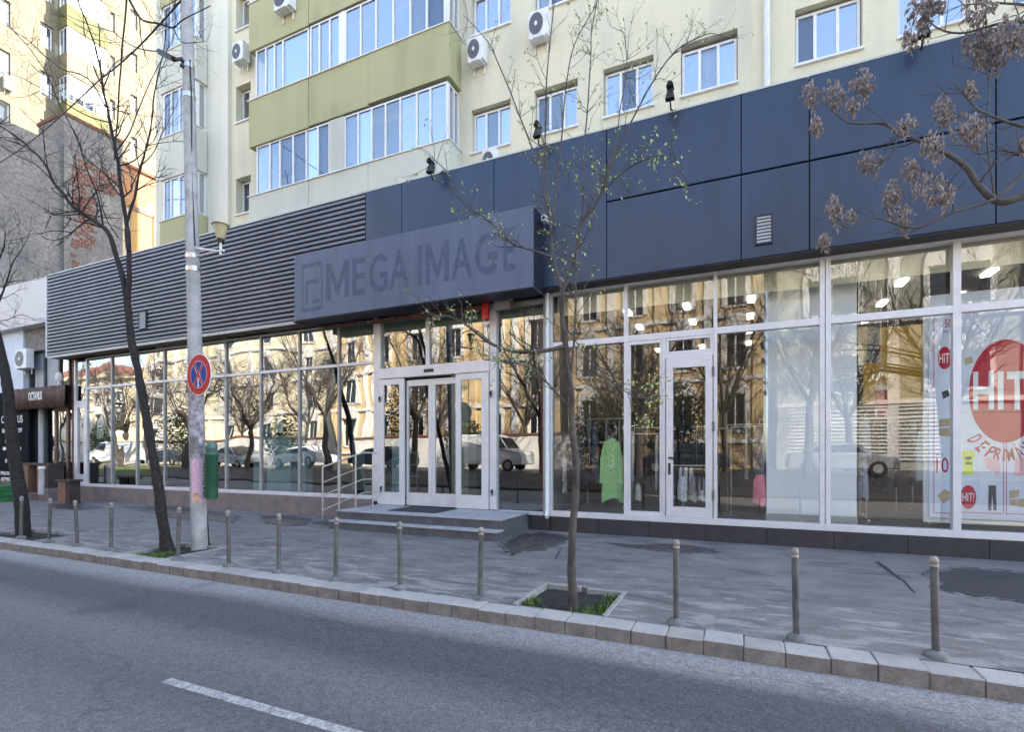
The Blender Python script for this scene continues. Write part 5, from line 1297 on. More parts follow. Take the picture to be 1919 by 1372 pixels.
MB().box(XS - 0.45, XS + 0.1, ya, yb + 2.0, 17.0, 17.14).build('coping', 'roof_tile', sun_wall)
MB().box(XS + 0.002, XS + 0.05, wy(245, XS), wy(286, XS), 8, wz(264, 400, XS)).build('boarded_door', 'board_wood', sun_wall)
MB().box(XS + 0.002, XS + 0.09, wy(286, XS), wy(290, XS), 8, wz(264, 396, XS)).build('door_post', 'door_wood', sun_wall)
MB().box(XS + 0.002, XS + 0.09, wy(243, XS), wy(288, XS), wz(264, 400, XS), wz(264, 392, XS)).build('door_lintel', 'door_wood', sun_wall)

wing = thing('apartment_wing', 'tall yellow apartment wing with green balconies behind the grey gable', 'building')
XW = -36.0
mw = lambda a, d, z: Vector((XW - d, a, z))
cols = [(wy(-6, XW), wy(20, XW)), (wy(76, XW), wy(100, XW)), (wy(207, XW), wy(216, XW)), (wy(245, XW), wy(258, XW))]
SH = 2.75
zc = [wz(8, 44, XW), wz(88, 90, XW), wz(211, 58, XW), wz(251, 292, XW)]
hl = []
for ci, (a, c_) in enumerate(cols):
    z = zc[ci]
    while z > 10: z -= SH
    while z < 34:
        hl.append((a, c_, z, z + (1.35 if ci < 2 else 1.2))); z += SH
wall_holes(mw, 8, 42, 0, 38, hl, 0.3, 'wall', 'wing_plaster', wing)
MB().box(XW - 12, XW - 0.32, 8.1, 41.9, 0, 37.9).build('wall', 'room_dark', wing)
MB().box(XW - 12, XW + 0.2, 7.9, 42.1, 37.9, 38.4).build('roof_edge', 'white_plaster', wing)
for h in hl:
    if 12 < h[2] < 33: window(wing, mw, h[0] + 0.01, h[1] - 0.01, h[2] + 0.01, h[3] - 0.01, 0.14, (0.5,) if (h[1] - h[0]) > 0.8 else (), fw=0.06, back=[rnd.choice(('blind_grey', None, 'blind_grey')) for _ in range(2)], sill=False)
ba, bb = wy(126, XW + 0.9), wy(203, XW + 0.9)
zp = wz(135, 100, XW + 0.9)
for k in range(-4, 5):
    z = zp + 2.75 * k
    if z < 10 or z > 34: continue
    bal = link('balcony', None, wing)
    pm = 'wing_green' if k in (-1, 1, 3) else 'wing_plaster'
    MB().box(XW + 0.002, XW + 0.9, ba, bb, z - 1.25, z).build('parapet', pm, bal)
    window(bal, lambda a, d, zz: Vector((XW + 0.85 - d, a, zz)), ba + 0.05, bb - 0.05, z + 0.002, z + 1.49, 0.0, (0.16, 0.42, 0.66, 0.84), fw=0.06, glass='balcony_glass', back=['blind_grey', None, 'blind_grey', None, None], sill=False)
    window(bal, lambda a, d, zz: Vector((a, ba + 0.05 + d, zz)), XW + 0.02, XW + 0.78, z + 0.002, z + 1.49, 0.0, (0.5,), fw=0.05, glass='balcony_glass', sill=False)
for lab, u0, u1, vt, vb in (('white air conditioner under a window of the yellow wing at the left edge', 11, 28, 142, 166), ('white air conditioner beside the lower balcony of the yellow wing', 116, 132, 160, 182)):
    a_, c_ = wy(u0, XW + 0.3), wy(u1, XW + 0.3); um = (u0 + u1) / 2
    o = ac_unit(lab, 0, 0, 0, w=abs(c_ - a_), h=wz(um, vt, XW + 0.3) - wz(um, vb, XW + 0.3))
    o.location = (XW + 0.003, (a_ + c_) / 2, wz(um, vb, XW + 0.3)); o.rotation_euler = (0, 0, R(90))

# ------------------------------------------------------------------ concrete pole with sign, bin, lantern, posters
PY = 5.82
pb = gr(374.5, 1025); pt = at(349.5, -60, PY)
def pp(f): return pb.lerp(pt, f)
def pf(v):   # fraction along the pole at image row
    return (1025 - v) / 1085.0
pole = thing('utility_pole', 'tall grey concrete utility pole plastered with peeling posters', 'pole', pb)
def pr(f): return 0.127 - 0.043 * f
MB(pb).tube([pp(f) + Vector((0, 0, -0.1 if f == 0 else 0)) for f in (0, 0.2, 0.4, 0.6, 0.8, 1.0)], [pr(f) for f in (0, 0.2, 0.4, 0.6, 0.8, 1.0)], 20).build('shaft', 'concrete_pole', pole)
for v in (486, 510, 184, 128): 
    f = pf(v); MB(pb).tube([pp(f - 0.004), pp(f + 0.004)], pr(f) + 0.008, 18).build('strap', 'stainless', pole)
# peeling paper wrapped round the shaft
def wrap(v0, v1, a0, a1, m, lift, name='poster', n=10, seed=0, ragged=0.03):
    r = random.Random(seed); vs = []; fs = []; f0, f1 = pf(v1), pf(v0)
    for i in range(n + 1):
        a = a0 + (a1 - a0) * i / n
        for j in range(5):
            f = f0 + (f1 - f0) * j / 4
            if j in (0, 4): f += r.uniform(-1, 1) * ragged * (f1 - f0)
            p = pp(f); rad = pr(f) + lift
            vs.append(p + Vector((math.cos(a) * rad, math.sin(a) * rad, 0)))
    for i in range(n):
        for j in range(4): fs.append((i * 5 + j, i * 5 + 5 + j, i * 5 + 6 + j, i * 5 + 1 + j))
    return MB(pb).add(vs, fs, True).build(name, m, pole)
va = R(-42)   # azimuth of the side turned to the road
wrap(735, 860, va - 1.6, va + 1.5, 'peeling_paper', 0.003, 'paper_remains', 14, 1, 0.1)
wrap(770, 812, va - 0.2, va + 1.2, 'peeling_paper', 0.005, 'paper_remains', 10, 2, 0.2)
wrap(820, 850, va - 0.9, va + 0.3, 'cement_plaster', 0.006, 'paper_remains', 8, 3, 0.2)
wrap(862, 942, va - 0.75, va + 1.25, 'poster_pink', 0.004, 'poster', 10, 4, 0.03)
wrap(925, 941, va - 0.4, va + 0.1, 'poster_orange', 0.007, 'poster', 5, 6, 0.1)
ps = wrap(864, 936, va + 0.52, va + 1.02, 'paper_white', 0.007, 'poster', 6, 5, 0.02)
# vertical lettering on the poster strip
def vtext(s, ang, v0, v1, hgt, m):
    f0, f1 = pf(v1), pf(v0)
    p0, p1 = pp(f0), pp(f1)
    o = text_mesh('lettering', s, m, 0, (p1 - p0).length, -hgt / 2, hgt / 2, 0, pole, 0.01, 0.001)
    n_ = Vector((math.cos(ang), math.sin(ang), 0)); up = (p1 - p0).normalized(); side = up.cross(n_)
    # local x -> up, local -y -> outward, local z -> left
    mtx = Matrix((( up.x, -n_.x, -side.x), (up.y, -n_.y, -side.y), (up.z, -n_.z, -side.z)))
    o.matrix_local = Matrix.Translation(p0 - pb + n_ * (pr(f0) + 0.0095)) @ mtx.to_4x4()
vtext('SALA PALATULUI', va + 0.77, 866, 934, 0.05, 'print_dark')
# no-stopping sign
sg = thing('road_sign', 'round red and blue no-stopping road sign strapped to the concrete pole', 'road sign')
cen = at(373, 702, PY - 0.20); rad = 0.345
nrm = Vector((-0.082, -0.9965, 0)); sd = Vector((0.9965, -0.082, 0)); upv = Vector((0, 0, 1))
sg.location = cen
def disc(name, r, y, m, n=48, th=0.004, parent=sg):
    ring = [sd * r * math.cos(2 * PI * i / n) + upv * r * math.sin(2 * PI * i / n) - nrm * y for i in range(n)]
    return MB().prism([p + nrm * th for p in ring], -nrm * th).build(name, m, parent)
disc('rim', rad, 0.012, 'sign_white', th=0.012)
disc('red_disc', rad * 0.965, 0.0, 'sign_red', th=0.002)
disc('white_ring', rad * 0.665, -0.002, 'sign_white', th=0.002)
def sector(a0, a1, r, m, lay, off):
    mid = (a0 + a1) / 2; c0 = (sd * math.cos(mid) + upv * math.sin(mid)) * off
    n = 12; pts = [c0]
    for i in range(n + 1):
        a = a0 + (a1 - a0) * i / n
        d = sd * math.cos(a) + upv * math.sin(a)
        # distance so the arc stays on the circle r
        bq = c0.dot(d); cq = c0.length_squared - r * r; tt = -bq + math.sqrt(max(0, bq * bq - cq))
        pts.append(c0 + d * tt)
    MB().prism([p + nrm * (0.002 * lay + 0.002) for p in pts], -nrm * 0.002).build('blue_sector', m, sg)
tiltc = R(57)
disc('red_cross_base', rad * 0.655, -0.004, 'sign_red', th=0.0)  if False else None
for a0, a1 in ((R(180) - tiltc + PI - PI, tiltc + 0), ):
    pass
qs = [(tiltc, PI - tiltc), (PI - tiltc, PI + tiltc), (PI + tiltc, 2 * PI - tiltc), (-tiltc, tiltc)]
# white backing wedges give the pale outline, blue wedges lie on them, red shows between as the cross
disc('cross_base', rad * 0.66, -0.004, 'sign_red', th=0.002)
for a0, a1 in qs:
    sector(a0, a1, rad * 0.665, 'sign_white', 2, rad * 0.075)
    sector(a0, a1, rad * 0.625, 'sign_blue', 3, rad * 0.125)
ab = -upv * rad * 0.40
MB().prism([p + ab + nrm * 0.0105 for p in (sd * 0.012 + upv * 0.08, sd * 0.012 - upv * 0.03, sd * 0.035 - upv * 0.03, -upv * 0.09, -sd * 0.035 - upv * 0.03, -sd * 0.012 - upv * 0.03, -sd * 0.012 + upv * 0.08)], -nrm * 0.002).build('arrow', 'sign_white', sg)
for dz in (-0.12, 0.12): MB().box(-0.03, 0.03, 0.014, 0.10, dz - 0.02, dz + 0.02).build('clamp', 'stainless', sg)
# litter bin
bc = at(397, 935, PY - 0.02)
bn = thing('litter_bin', 'green cylindrical litter bin with domed lid hung on the concrete pole', 'litter bin', bc)
MB().lathe((0, 0, 0), [(0.085, 0.0), (0.095, 0.03), (0.098, 0.72), (0.112, 0.735), (0.112, 0.76), (0.1, 0.765)], 20).build('body', 'bin_green', bn)
MB().lathe((0, 0, 0), [(0.085, 0.766), (0.088, 0.83), (0.094, 0.84), (0.09, 0.90), (0.07, 0.95), (0.035, 0.975), (0.005, 0.98)], 20).build('lid', 'bin_dome', bn)
MB().box(-0.15, -0.095, -0.03, 0.03, 0.55, 0.6).build('bracket', 'bin_green', bn); MB().box(-0.15, -0.095, -0.03, 0.03, 0.15, 0.2).build('bracket', 'bin_green', bn)
# lantern on a bracket
lp = at(414, 455, PY - 0.05)
ln = thing('wall_lantern', 'small street lantern with cone glass and flat cap on a pole bracket', 'lantern', lp)
MB().lathe((0, 0, 0), [(0.045, 0.0), (0.055, 0.04), (0.06, 0.06)], 14).build('neck', 'black_plastic', ln)
MB().lathe((0, 0, 0), [(0.06, 0.061), (0.115, 0.29)], 14).build('glass', 'lamp_glass', ln)
MB().lathe((0, 0, 0), [(0.135, 0.291), (0.14, 0.305), (0.06, 0.33), (0.01, 0.335)], 16).build('cap', 'lamp_glass', ln)
MB().tube([(0, 0, 0.0), (0, 0, -0.2)], 0.02, 8).build('stem', 'white_metal', ln)
q = pp(pf(470)) - lp
MB().tube([(0.08, 0, -0.14), (-0.1, 0, -0.12), (q.x + pr(0.5) * 0.5, q.y, q.z), ], 0.02, 8).build('bracket', 'white_metal', ln)
MB().tube([(-0.05, 0, -0.12), (q.x + pr(0.5) * 0.5, q.y, q.z - 0.15)], 0.012, 6).build('brace', 'white_metal', ln)
# dark stub post behind pole
t = thing('dark_post', 'dark slanting stub post just right of the concrete pole foot', 'post', gr(390, 1022))
MB().tube([(0, 0, -0.03), (-0.045, 0, 0.52)], [0.032, 0.026], 8).build('post', 'dark_post', t); MB().lathe((0, 0, 0), [(0.05, -0.02), (0.045, 0.03), (0.03, 0.04)], 10).build('foot', 'dark_post', t)
# insulator, clamp and cables
ins = thing('cable_clamp', 'black cable clamp with insulator fixed high on the concrete pole', 'cable clamp', pp(pf(118)))
q = Vector(ins.location)
MB(q).tube([q + Vector((-0.02, -0.1, 0)), at(330, 112, PY - 0.2)], 0.025, 8).build('arm', 'black_plastic', ins)
MB(q).tube([at(326, 110, PY - 0.2), at(299, 96, PY - 0.1)], [0.045, 0.045], 10).build('insulator', 'black_plastic', ins)
for dv in (-6, 4): MB(q).tube([at(338, 116 + dv, PY - 0.2), at(346, 122 + dv, PY - 0.14)], 0.03, 6).build('hook', 'black_plastic', ins)
def cable(label, pts, r, n=16):
    P = [Vector(p) for p in pts]; out = []
    for i in range(len(P) - 1):
        for k in range(n):
            t_ = k / n; p = P[i].lerp(P[i + 1], t_); p.z -= 0.25 * math.sin(PI * t_) * min(1, (P[i + 1] - P[i]).length / 12); out.append(p)
    out.append(P[-1])
    return MB().tube(out, r, 6).build('overhead_cable', 'cable_black', label=label, cat='cable')
cable('thin black cable running from the pole clamp up to the left', [at(299, 96, PY - 0.1), at(215, 60, 7.5), at(60, -20, 12.0)], 0.012)
cable('thick black cable crossing the yellow wing diagonally', [at(344, -5, PY), at(186, 150, 7.0), at(-40, 325, 9.2)], 0.017)
b = MB(); P = [pp(pf(v)) + Vector((0.10 * math.cos(R(-20)), 0.10 * math.sin(R(-20)), 0)) for v in (120, 200, 300, 400, 468)]
b.tube([p + Vector((0.0 + 0.02 * math.sin(i * 2), 0, 0)) for i, p in enumerate(P)], 0.011, 6).build('pole_cable', 'cable_black', label='black cable running down the side of the concrete pole', cat='cable')

# ------------------------------------------------------------------ bollards
def make_bollard():
    t = thing('bollard', '', 'bollard', (0, 0, 0), 'grey bollards along the kerb')
    MB().lathe((0, 0, 0), [(0.028, 0.03), (0.028, 0.715)], 14).build('post', 'bollard_grey', t)
    MB().lathe((0, 0, 0), [(0.031, 0.716), (0.031, 0.728), (0.026, 0.730), (0.026, 0.738), (0.031, 0.740), (0.030, 0.775), (0.022, 0.79), (0.01, 0.796)], 14).build('cap', 'bollard_cap', t)
    MB().lathe((0, 0, 0), [(0.082, -0.02), (0.08, 0.03), (0.062, 0.048), (0.04, 0.05), (0.033, 0.06)], 16).build('foot', 'bollard_foot', t)
    return t
bo = make_bollard()
bl = [(-12.32, 4.99), (-11.31, 4.97), (-10.40, 4.97), (-9.43, 4.97), (-7.72, 4.96), (-6.60, 4.96), (-5.64, 4.965), (-4.66, 4.97), (-3.67, 4.965), (-2.61, 4.96), (-0.56, 5.01), (0.43, 5.00), (1.39, 5.02)]
names = ['grey bollard in front of the far left tree trunk', 'second grey bollard from the left edge, near the far left tree', 'third grey bollard from the left edge, opposite the barber shop step', 'grey bollard last before the leaning bare tree, on its left',
         'grey bollard between the leaning bare tree and the concrete pole', 'first grey bollard to the right of the concrete pole', 'second grey bollard to the right of the concrete pole', 'grey bollard in line with the foot of the handrail', 'grey bollard in front of the middle of the entrance steps', 'grey bollard in front of the right end of the entrance steps',
         'first grey bollard right of the small leafing tree, peeling paint', 'scuffed grey bollard before the white partition, second from the right edge', 'nearest and tallest looking grey bollard at the right edge']
for i, (x, y) in enumerate(bl):
    o = bo if i == 0 else copy_tree(bo)
    o.location = (x, y, 0); o['label'] = names[i]
    o.rotation_euler = (rnd.uniform(-0.03, 0.03), rnd.uniform(-0.035, 0.035), 0)

# ------------------------------------------------------------------ trees
class Tree:
    def __init__(self, base, seed):
        self.base = Vector(base); self.r = random.Random(seed); self.trunk = MB(base); self.tw = MB(base); self.tips = []
    def limb(self, pts, r0, r1, n=8, trunk=False, wob=0.012):
        P = [Vector(p) for p in pts]
        # smooth
        out = []; 
        for i in range(len(P) - 1):
            a = P[max(i - 1, 0)]; b_ = P[i]; c_ = P[i + 1]; d = P[min(i + 2, len(P) - 1)]
            for k in range(4):
                t = k / 4
                out.append(0.5 * ((2 * b_) + (c_ - a) * t + (2 * a - 5 * b_ + 4 * c_ - d) * t * t + (3 * b_ - a - 3 * c_ + d) * t ** 3))
        out.append(P[-1])
        m = len(out); rad = [r0 + (r1 - r0) * (i / (m - 1)) ** 0.9 for i in range(m)]
        for i in range(1, m - 1): out[i] = out[i] + noise.noise_vector(out[i] * 2.2) * wob
        if trunk: rad = [q * (1 + 0.10 * noise.noise(p * 5)) for q, p in zip(rad, out)]
        (self.trunk if trunk else self.tw).tube(out, rad, n)
        return out, rad
    def rough(self, a):
        self.trunk.v = [v + noise.noise_vector((v + self.base) * 16) * a + noise.noise_vector((v + self.base) * 45) * a * 0.5 for v in self.trunk.v]
    def grow(self, p, d, L, r, depth, up=0.25, spread=0.7, kids=(3, 5)):
        rr = self.r; n = max(3, int(L / 0.12)); pts = [p]; q = p.copy(); dd = d.normalized()
        for i in range(n):
            dd = (dd + Vector((rr.gauss(0, 0.14), rr.gauss(0, 0.14), rr.gauss(0, 0.10) + up * 0.12))).normalized()
            q = q + dd * (L / n); pts.append(q.copy())
        self.tw.tube(pts, [r + (r * 0.35 - r) * i / n for i in range(n + 1)], 5 if r > 0.006 else 4, caps=False)
        self.tips.append((pts, dd))
        if depth > 0:
            for k in range(rr.randint(*kids)):
                i = rr.randint(max(1, n // 4), n)
                ax_ = Vector((rr.gauss(0, 1), rr.gauss(0, 1), rr.gauss(0, 0.7)))
                nd = (dd + ax_.normalized() * spread).normalized()
                self.grow(pts[i], nd, L * rr.uniform(0.4, 0.7), r * 0.6, depth - 1, up, spread, kids)
    def sprout(self, pts, rad, count, L, depth, up=0.3, spread=0.85, start=0.3, kids=(2, 4), flat=1.0, rmin=0.0035):
        rr = self.r; m = len(pts)
        for k in range(count):
            i = int(m * (start + (1 - start) * rr.random())); i = min(max(i, 1), m - 1)
            d = (pts[i] - pts[i - 1]).normalized()
            s_ = Vector((rr.gauss(0, 1), rr.gauss(0, flat), rr.gauss(0, 0.8))).normalized()
            self.grow(pts[i], (d + s_ * spread * 1.3), L * rr.uniform(0.5, 1.1), max(rmin, min(rad[i] * 0.5, 0.014 + rmin)), depth, up, spread, kids)
    def leaves(self, name, m, parent, n, size, zmin=-99):
        rr = self.r; b_ = MB(self.base)
        cand = [t for t in self.tips if t[0][-1].z > zmin]
        for k in range(n):
            pts, d = rr.choice(cand); i = rr.randint(max(0, len(pts) // 2), len(pts) - 1); p = pts[i]
            a = Vector((rr.gauss(0, 1), rr.gauss(0, 1), rr.gauss(-0.5, 0.8))).normalized(); s_ = a.orthogonal().normalized(); L = size * rr.uniform(0.6, 1.3)
            o = p + a * 0.01
            b_.add([o, o + a * L * 0.5 + s_ * L * 0.28, o + a * L, o + a * L * 0.5 - s_ * L * 0.28], [(0, 1, 2, 3)])
        return b_.build(name, m, parent)
def PX(seq, Y, dy=None):
    out = []
    for i, s_ in enumerate(seq):
        out.append(at(s_[0], s_[1], Y + (s_[2] if len(s_) > 2 else 0)))
    return out
# small leafing tree in the middle
tb = Vector((-1.62, 5.18, -0.06)); YT = 5.18
T = Tree(tb, 3)
tr = thing('street_tree', 'slim young tree with fresh green leaves in the middle of the pavement', 'tree', tb)
main = [(1074, 1142), (1072, 1095), (1071, 1060), (1074, 989), (1079, 928), (1079, 860), (1073, 803), (1070, 727), (1064, 682), (1059, 633), (1053, 580), (1054, 540)]
T.limb(PX(main, YT), 0.046, 0.026, 12, True, 0.004)
T.limb(PX([(1075, 1142), (1074, 1120), (1073, 1095)], YT), 0.062, 0.044, 12, True, 0.0)
limbs = [
    ([(1054, 545), (1042, 504), (1035, 471), (1031, 417), (1024, 380), (1013, 329), (1000, 285), (967, 198), (934, 117), (914, 76), (869, 28)], 0.019, 0.004, 0.35),
    ([(1055, 548), (1066, 515), (1082, 468), (1091, 420), (1112, 391), (1130, 358), (1141, 322), (1171, 254), (1226, 149), (1273, 90), (1331, 61)], 0.020, 0.004, -0.3),
    ([(1032, 430), (1040, 380), (1051, 277), (1060, 175), (1075, 87), (1112, 17), (1124, -8)], 0.011, 0.004, 0.5),
    ([(1030, 410), (1024, 330), (1022, 277), (1025, 190), (1026, 131), (1040, 0), (1042, -30)], 0.011, 0.004, -0.4),
    ([(1090, 425), (1093, 370), (1092, 320), (1098, 248), (1104, 175), (1108, 100), (1109, 58), (1121, -5)], 0.012, 0.004, 0.25),
    ([(1128, 362), (1160, 330), (1200, 303), (1244, 293), (1284, 313)], 0.008, 0.003, -0.5),
    ([(1071, 700), (1077, 628), (1079.6, 555), (1079, 500), (1084, 440), (1100, 400)], 0.013, 0.007, -0.1),
    ([(1036, 482), (1002, 469.5), (962, 457), (933, 428), (907, 406), (860, 371), (838, 322), (815, 300)], 0.015, 0.004, -0.55),
    ([(1060, 648), (1024, 657), (966, 659), (918, 643), (875, 610), (838, 592), (812, 595)], 0.026, 0.006, -0.6),
    ([(1066, 620), (1082, 643), (1112, 683), (1166, 730), (1203, 745), (1239, 756)], 0.007, 0.003, -0.5),
    ([(1067, 762), (1035, 727), (1002, 694), (966, 681), (907, 675)], 0.014, 0.004, -0.4),
    ([(1092, 415), (1120, 350), (1150, 290), (1163, 200), (1175, 130), (1170, 60)], 0.009, 0.003, 0.4)]
for seq, r0, r1, dyy in limbs:
    m = len(seq); P = [at(u, v, YT + dyy * (i / (m - 1)) ** 1.1) for i, (u, v) in enumerate(seq)]
    pts, rad = T.limb(P, r0, r1, 7, False, 0.006)
    T.sprout(pts, rad, int(9 + 2.0 * m), 0.32, 1, 0.5, 0.8, 0.18, (2, 3))
T.rough(0.005); T.trunk.build('trunk', 'bark_brown', tr); cr_ = T.tw.build('branches', 'bark_grey', tr)
T.leaves('leaves', 'young_leaf', tr, 1500, 0.036)
# large leaning bare tree
YA = 5.43
tb = gr(312, 1030); tb.z = -0.06
T = Tree(tb, 8)
tr = thing('street_tree', 'large dark bare tree leaning left beside the concrete pole', 'tree', tb)
T.limb(PX([(313, 1038), (310, 1000), (303, 960), (296, 905), (288, 860), (280, 810), (270, 755), (258, 690), (247, 640), (241, 590), (238, 548)], YA), 0.085, 0.052, 12, True, 0.006)
T.limb(PX([(315, 1038), (312, 1020), (309, 1000)], YA), 0.115, 0.082, 12, True, 0.0)
limbsA = [
    ([(238, 560), (228, 510), (215, 470), (205, 440), (193, 424), (170, 410), (150, 398), (138, 388), (118, 362), (100, 340), (90, 315), (72, 292), (45, 268), (15, 245), (-30, 215)], 0.045, 0.012, -0.5, 14),
    ([(241, 560), (243, 500), (241, 450), (238, 420), (230, 370), (222, 310), (215, 270), (206, 225), (198, 190), (193, 160), (185, 110), (170, 60), (150, 10), (140, -20)], 0.042, 0.010, 0.4, 14),
    ([(240, 470), (236, 430), (252, 370), (262, 320), (272, 285), (284, 230), (290, 180), (300, 130), (310, 80), (312, 20)], 0.026, 0.006, 0.7, 12),
    ([(262, 310), (285, 290), (300, 262), (312, 235), (330, 200)], 0.010, 0.004, 0.5, 6),
    ([(195, 425), (190, 395), (178, 350), (165, 320), (145, 260), (110, 190), (90, 140), (60, 95), (20, 50), (-10, 25)], 0.016, 0.005, -0.9, 12),
    ([(150, 398), (148, 350), (143, 310), (140, 290)], 0.012, 0.005, -0.3, 5),
    ([(198, 200), (190, 185), (165, 145), (110, 125), (60, 80), (30, 60), (0, 40)], 0.014, 0.004, 0.1, 10),
    ([(193, 165), (205, 140), (214, 120), (250, 95), (285, 60)], 0.012, 0.004, 0.6, 8),
    ([(208, 230), (160, 215), (120, 190), (70, 160), (30, 140), (-5, 130)], 0.012, 0.004, -0.6, 10),
    ([(190, 150), (188, 100), (187, 60), (182, 10), (178, -20)], 0.012, 0.005, 0.2, 8),
    ([(192, 160), (172, 115), (160, 70), (155, 20), (140, -20)], 0.011, 0.004, -0.3, 8),
    ([(218, 285), (240, 255), (258, 210), (275, 170), (300, 120), (325, 70), (330, 30)], 0.012, 0.004, 0.8, 9),
    ([(100, 340), (70, 310), (30, 290), (0, 268), (-20, 250)], 0.010, 0.004, -0.8, 7),
    ([(222, 445), (200, 410), (188, 370), (180, 340)], 0.010, 0.004, 0.3, 5)]
for seq, r0, r1, dyy, cnt in limbsA:
    m = len(seq); P = [at(u, v, YA + dyy * (i / (m - 1)) ** 1.1) for i, (u, v) in enumerate(seq)]
    pts, rad = T.limb(P, r0, r1, 8, r0 > 0.024, 0.015)
    T.sprout(pts, rad, int(cnt * 1.6), 0.8, 2, 0.35, 0.85, 0.25, (2, 4))
# near limb reaching in over the pole at the top
for seq, r0, r1, dyy in (([(238, -10), (255, 20), (270, 38), (300, 45), (325, 52), (345, 35), (395, 10)], 0.018, 0.006, -0.6), ([(262, 33), (264, 70), (272, 100), (280, 122)], 0.010, 0.004, -0.5), ([(325, 52), (340, 78), (365, 80), (388, 77)], 0.008, 0.003, -0.5)):
    m = len(seq); pts, rad = T.limb([at(u, v, YA - 0.2 + dyy) for i, (u, v) in enumerate(seq)], r0, r1, 6); T.sprout(pts, rad, 4, 0.4, 1, 0.3)
pts, rad = T.limb([at(u, v, YA - 0.1) for u, v in ((215, 300), (222, 200), (228, 110), (234, 40), (238, -10))], 0.012, 0.016, 6)
T.rough(0.010); T.trunk.build('trunk', 'bark_dark', tr); T.tw.build('branches', 'bark_dark', tr)
# far left tree
tb = gr(43, 1004); tb.z = -0.06; YC = tb.y
T = Tree(tb, 21)
tr = thing('street_tree', 'dark tree trunk bending out past the left edge before the barber board', 'tree', tb)
T.limb(PX([(45, 1012), (43, 985), (40, 932), (34, 900), (27, 852), (22, 804), (16, 740), (10, 700), (-2, 645), (-14, 590), (-20, 540)], YC), 0.125, 0.07, 12, True, 0.006)
for seq, r0, r1, dyy, cnt in (([(-14, 600), (0, 560), (15, 520), (25, 490), (40, 470), (55, 440)], 0.022, 0.005, 0.4, 16), ([(-18, 560), (-5, 500), (8, 460), (10, 430)], 0.02, 0.006, -0.2, 12), ([(-14, 600), (10, 600), (40, 590), (65, 600)], 0.012, 0.004, 0.3, 10), ([(-20, 545), (-30, 400), (-20, 250), (-30, 100), (-40, -40)], 0.05, 0.012, 0.4, 14)):
    m = len(seq); P = [at(u, v, YC + dyy * (i / (m - 1))) for i, (u, v) in enumerate(seq)]
    pts, rad = T.limb(P, r0, r1, 7, False, 0.012); T.sprout(pts, rad, cnt, 0.6, 2, 0.3, 0.9, 0.15, (2, 3))
T.rough(0.010); T.trunk.build('trunk', 'bark_dark', tr); T.tw.build('branches', 'bark_dark', tr)
# tree beyond the right edge, its branches with dry seed clusters reach into view
YD = 4.6
tb = Vector((4.3, 5.3, -0.05))
T = Tree(tb, 30)
tr = thing('street_tree', 'bare branches with hanging brown seed clusters at the top right', 'tree', tb)
T.limb([tb, tb + Vector((0.02, 0, 1.5)), tb + Vector((-0.05, -0.05, 2.6)), tb + Vector((-0.1, -0.1, 3.4)), tb + Vector((0.1, -0.2, 5.2)), tb + Vector((0.0, 0.1, 7.5))], 0.14, 0.05, 12, True)
fork = tb + Vector((-0.1, -0.1, 3.4))
limbsD = [
    ([(1985, 350), (1919, 368), (1872, 379), (1835.5, 346), (1810, 310), (1766, 281), (1730, 266), (1682, 248), (1657, 231), (1595, 230), (1562, 208)], 0.030, 0.005, 0),
    ([(1960, 290), (1919, 324), (1865, 372), (1788, 397), (1715, 426), (1639, 408), (1600, 428), (1575, 420)], 0.014, 0.004, -0.2),
    ([(1985, 250), (1919, 237), (1872, 222), (1832, 204), (1805, 175), (1781, 149)], 0.014, 0.003, 0.2),
    ([(1970, 310), (1919, 292), (1872, 281), (1835, 288), (1812, 272)], 0.010, 0.003, 0.3),
    ([(1990, 80), (1940, 45), (1880, 42), (1800, 62), (1750, 48), (1735, 12)], 0.014, 0.003, 0.1),
    ([(1990, 20), (1920, 8), (1850, 5), (1800, 10)], 0.012, 0.003, 0.3),
    ([(1682, 250), (1675, 280), (1660, 300), (1640, 305)], 0.006, 0.003, -0.1),
    ([(1788, 397), (1782, 350), (1760, 335), (1740, 320)], 0.006, 0.003, -0.1),
    ([(1865, 372), (1850, 240), (1855, 180), (1850, 130)], 0.007, 0.003, 0.3)]
for seq, r0, r1, dyy in limbsD:
    m = len(seq); P = [at(u, v, YD + dyy * (i / (m - 1))) for i, (u, v) in enumerate(seq)]
    pts, rad = T.limb(P, r0, r1, 7, False, 0.006); T.sprout(pts, rad, 7, 0.28, 1, 0.2, 0.9, 0.2, (1, 2))
    if r0 > 0.009: T.tw.tube([fork + Vector((0, 0, 0.4 * (P[0].z - fork.z))), (fork + P[0]) * 0.5 + Vector((0.1, 0, 0.3)), P[0]], [r0 * 1.8, r0 * 1.3, r0], 7)
T.trunk.build('trunk', 'bark_grey', tr); T.tw.build('branches', 'bark_grey', tr)
cl = [(380, 480, 40, 85), (505, 485, 55, 80), (655, 420, 62, 72), (590, 540, 32, 45), (410, 640, 36, 48), (872, 640, 45, 50), (1065, 575, 46, 85), (1200, 660, 75, 80), (1012, 745, 52, 70), (685, 830, 66, 60), (900, 880, 40, 65), (800, 1010, 44, 90), (1025, 975, 78, 85), (505, 1078, 42, 78), (585, 1100, 28, 28), (862, 1115, 36, 70), (455, 1240, 32, 48), (955, 60, 60, 110), (1020, 15, 50, 50), (1250, 40, 66, 80), (1210, 450, 26, 38), (1225, 230, 55, 90), (1335, 275, 85, 75), (1420, 170, 70, 90), (1330, 190, 60, 60), (890, 190, 30, 60), (1475, 740, 20, 40)]
rr = random.Random(77)
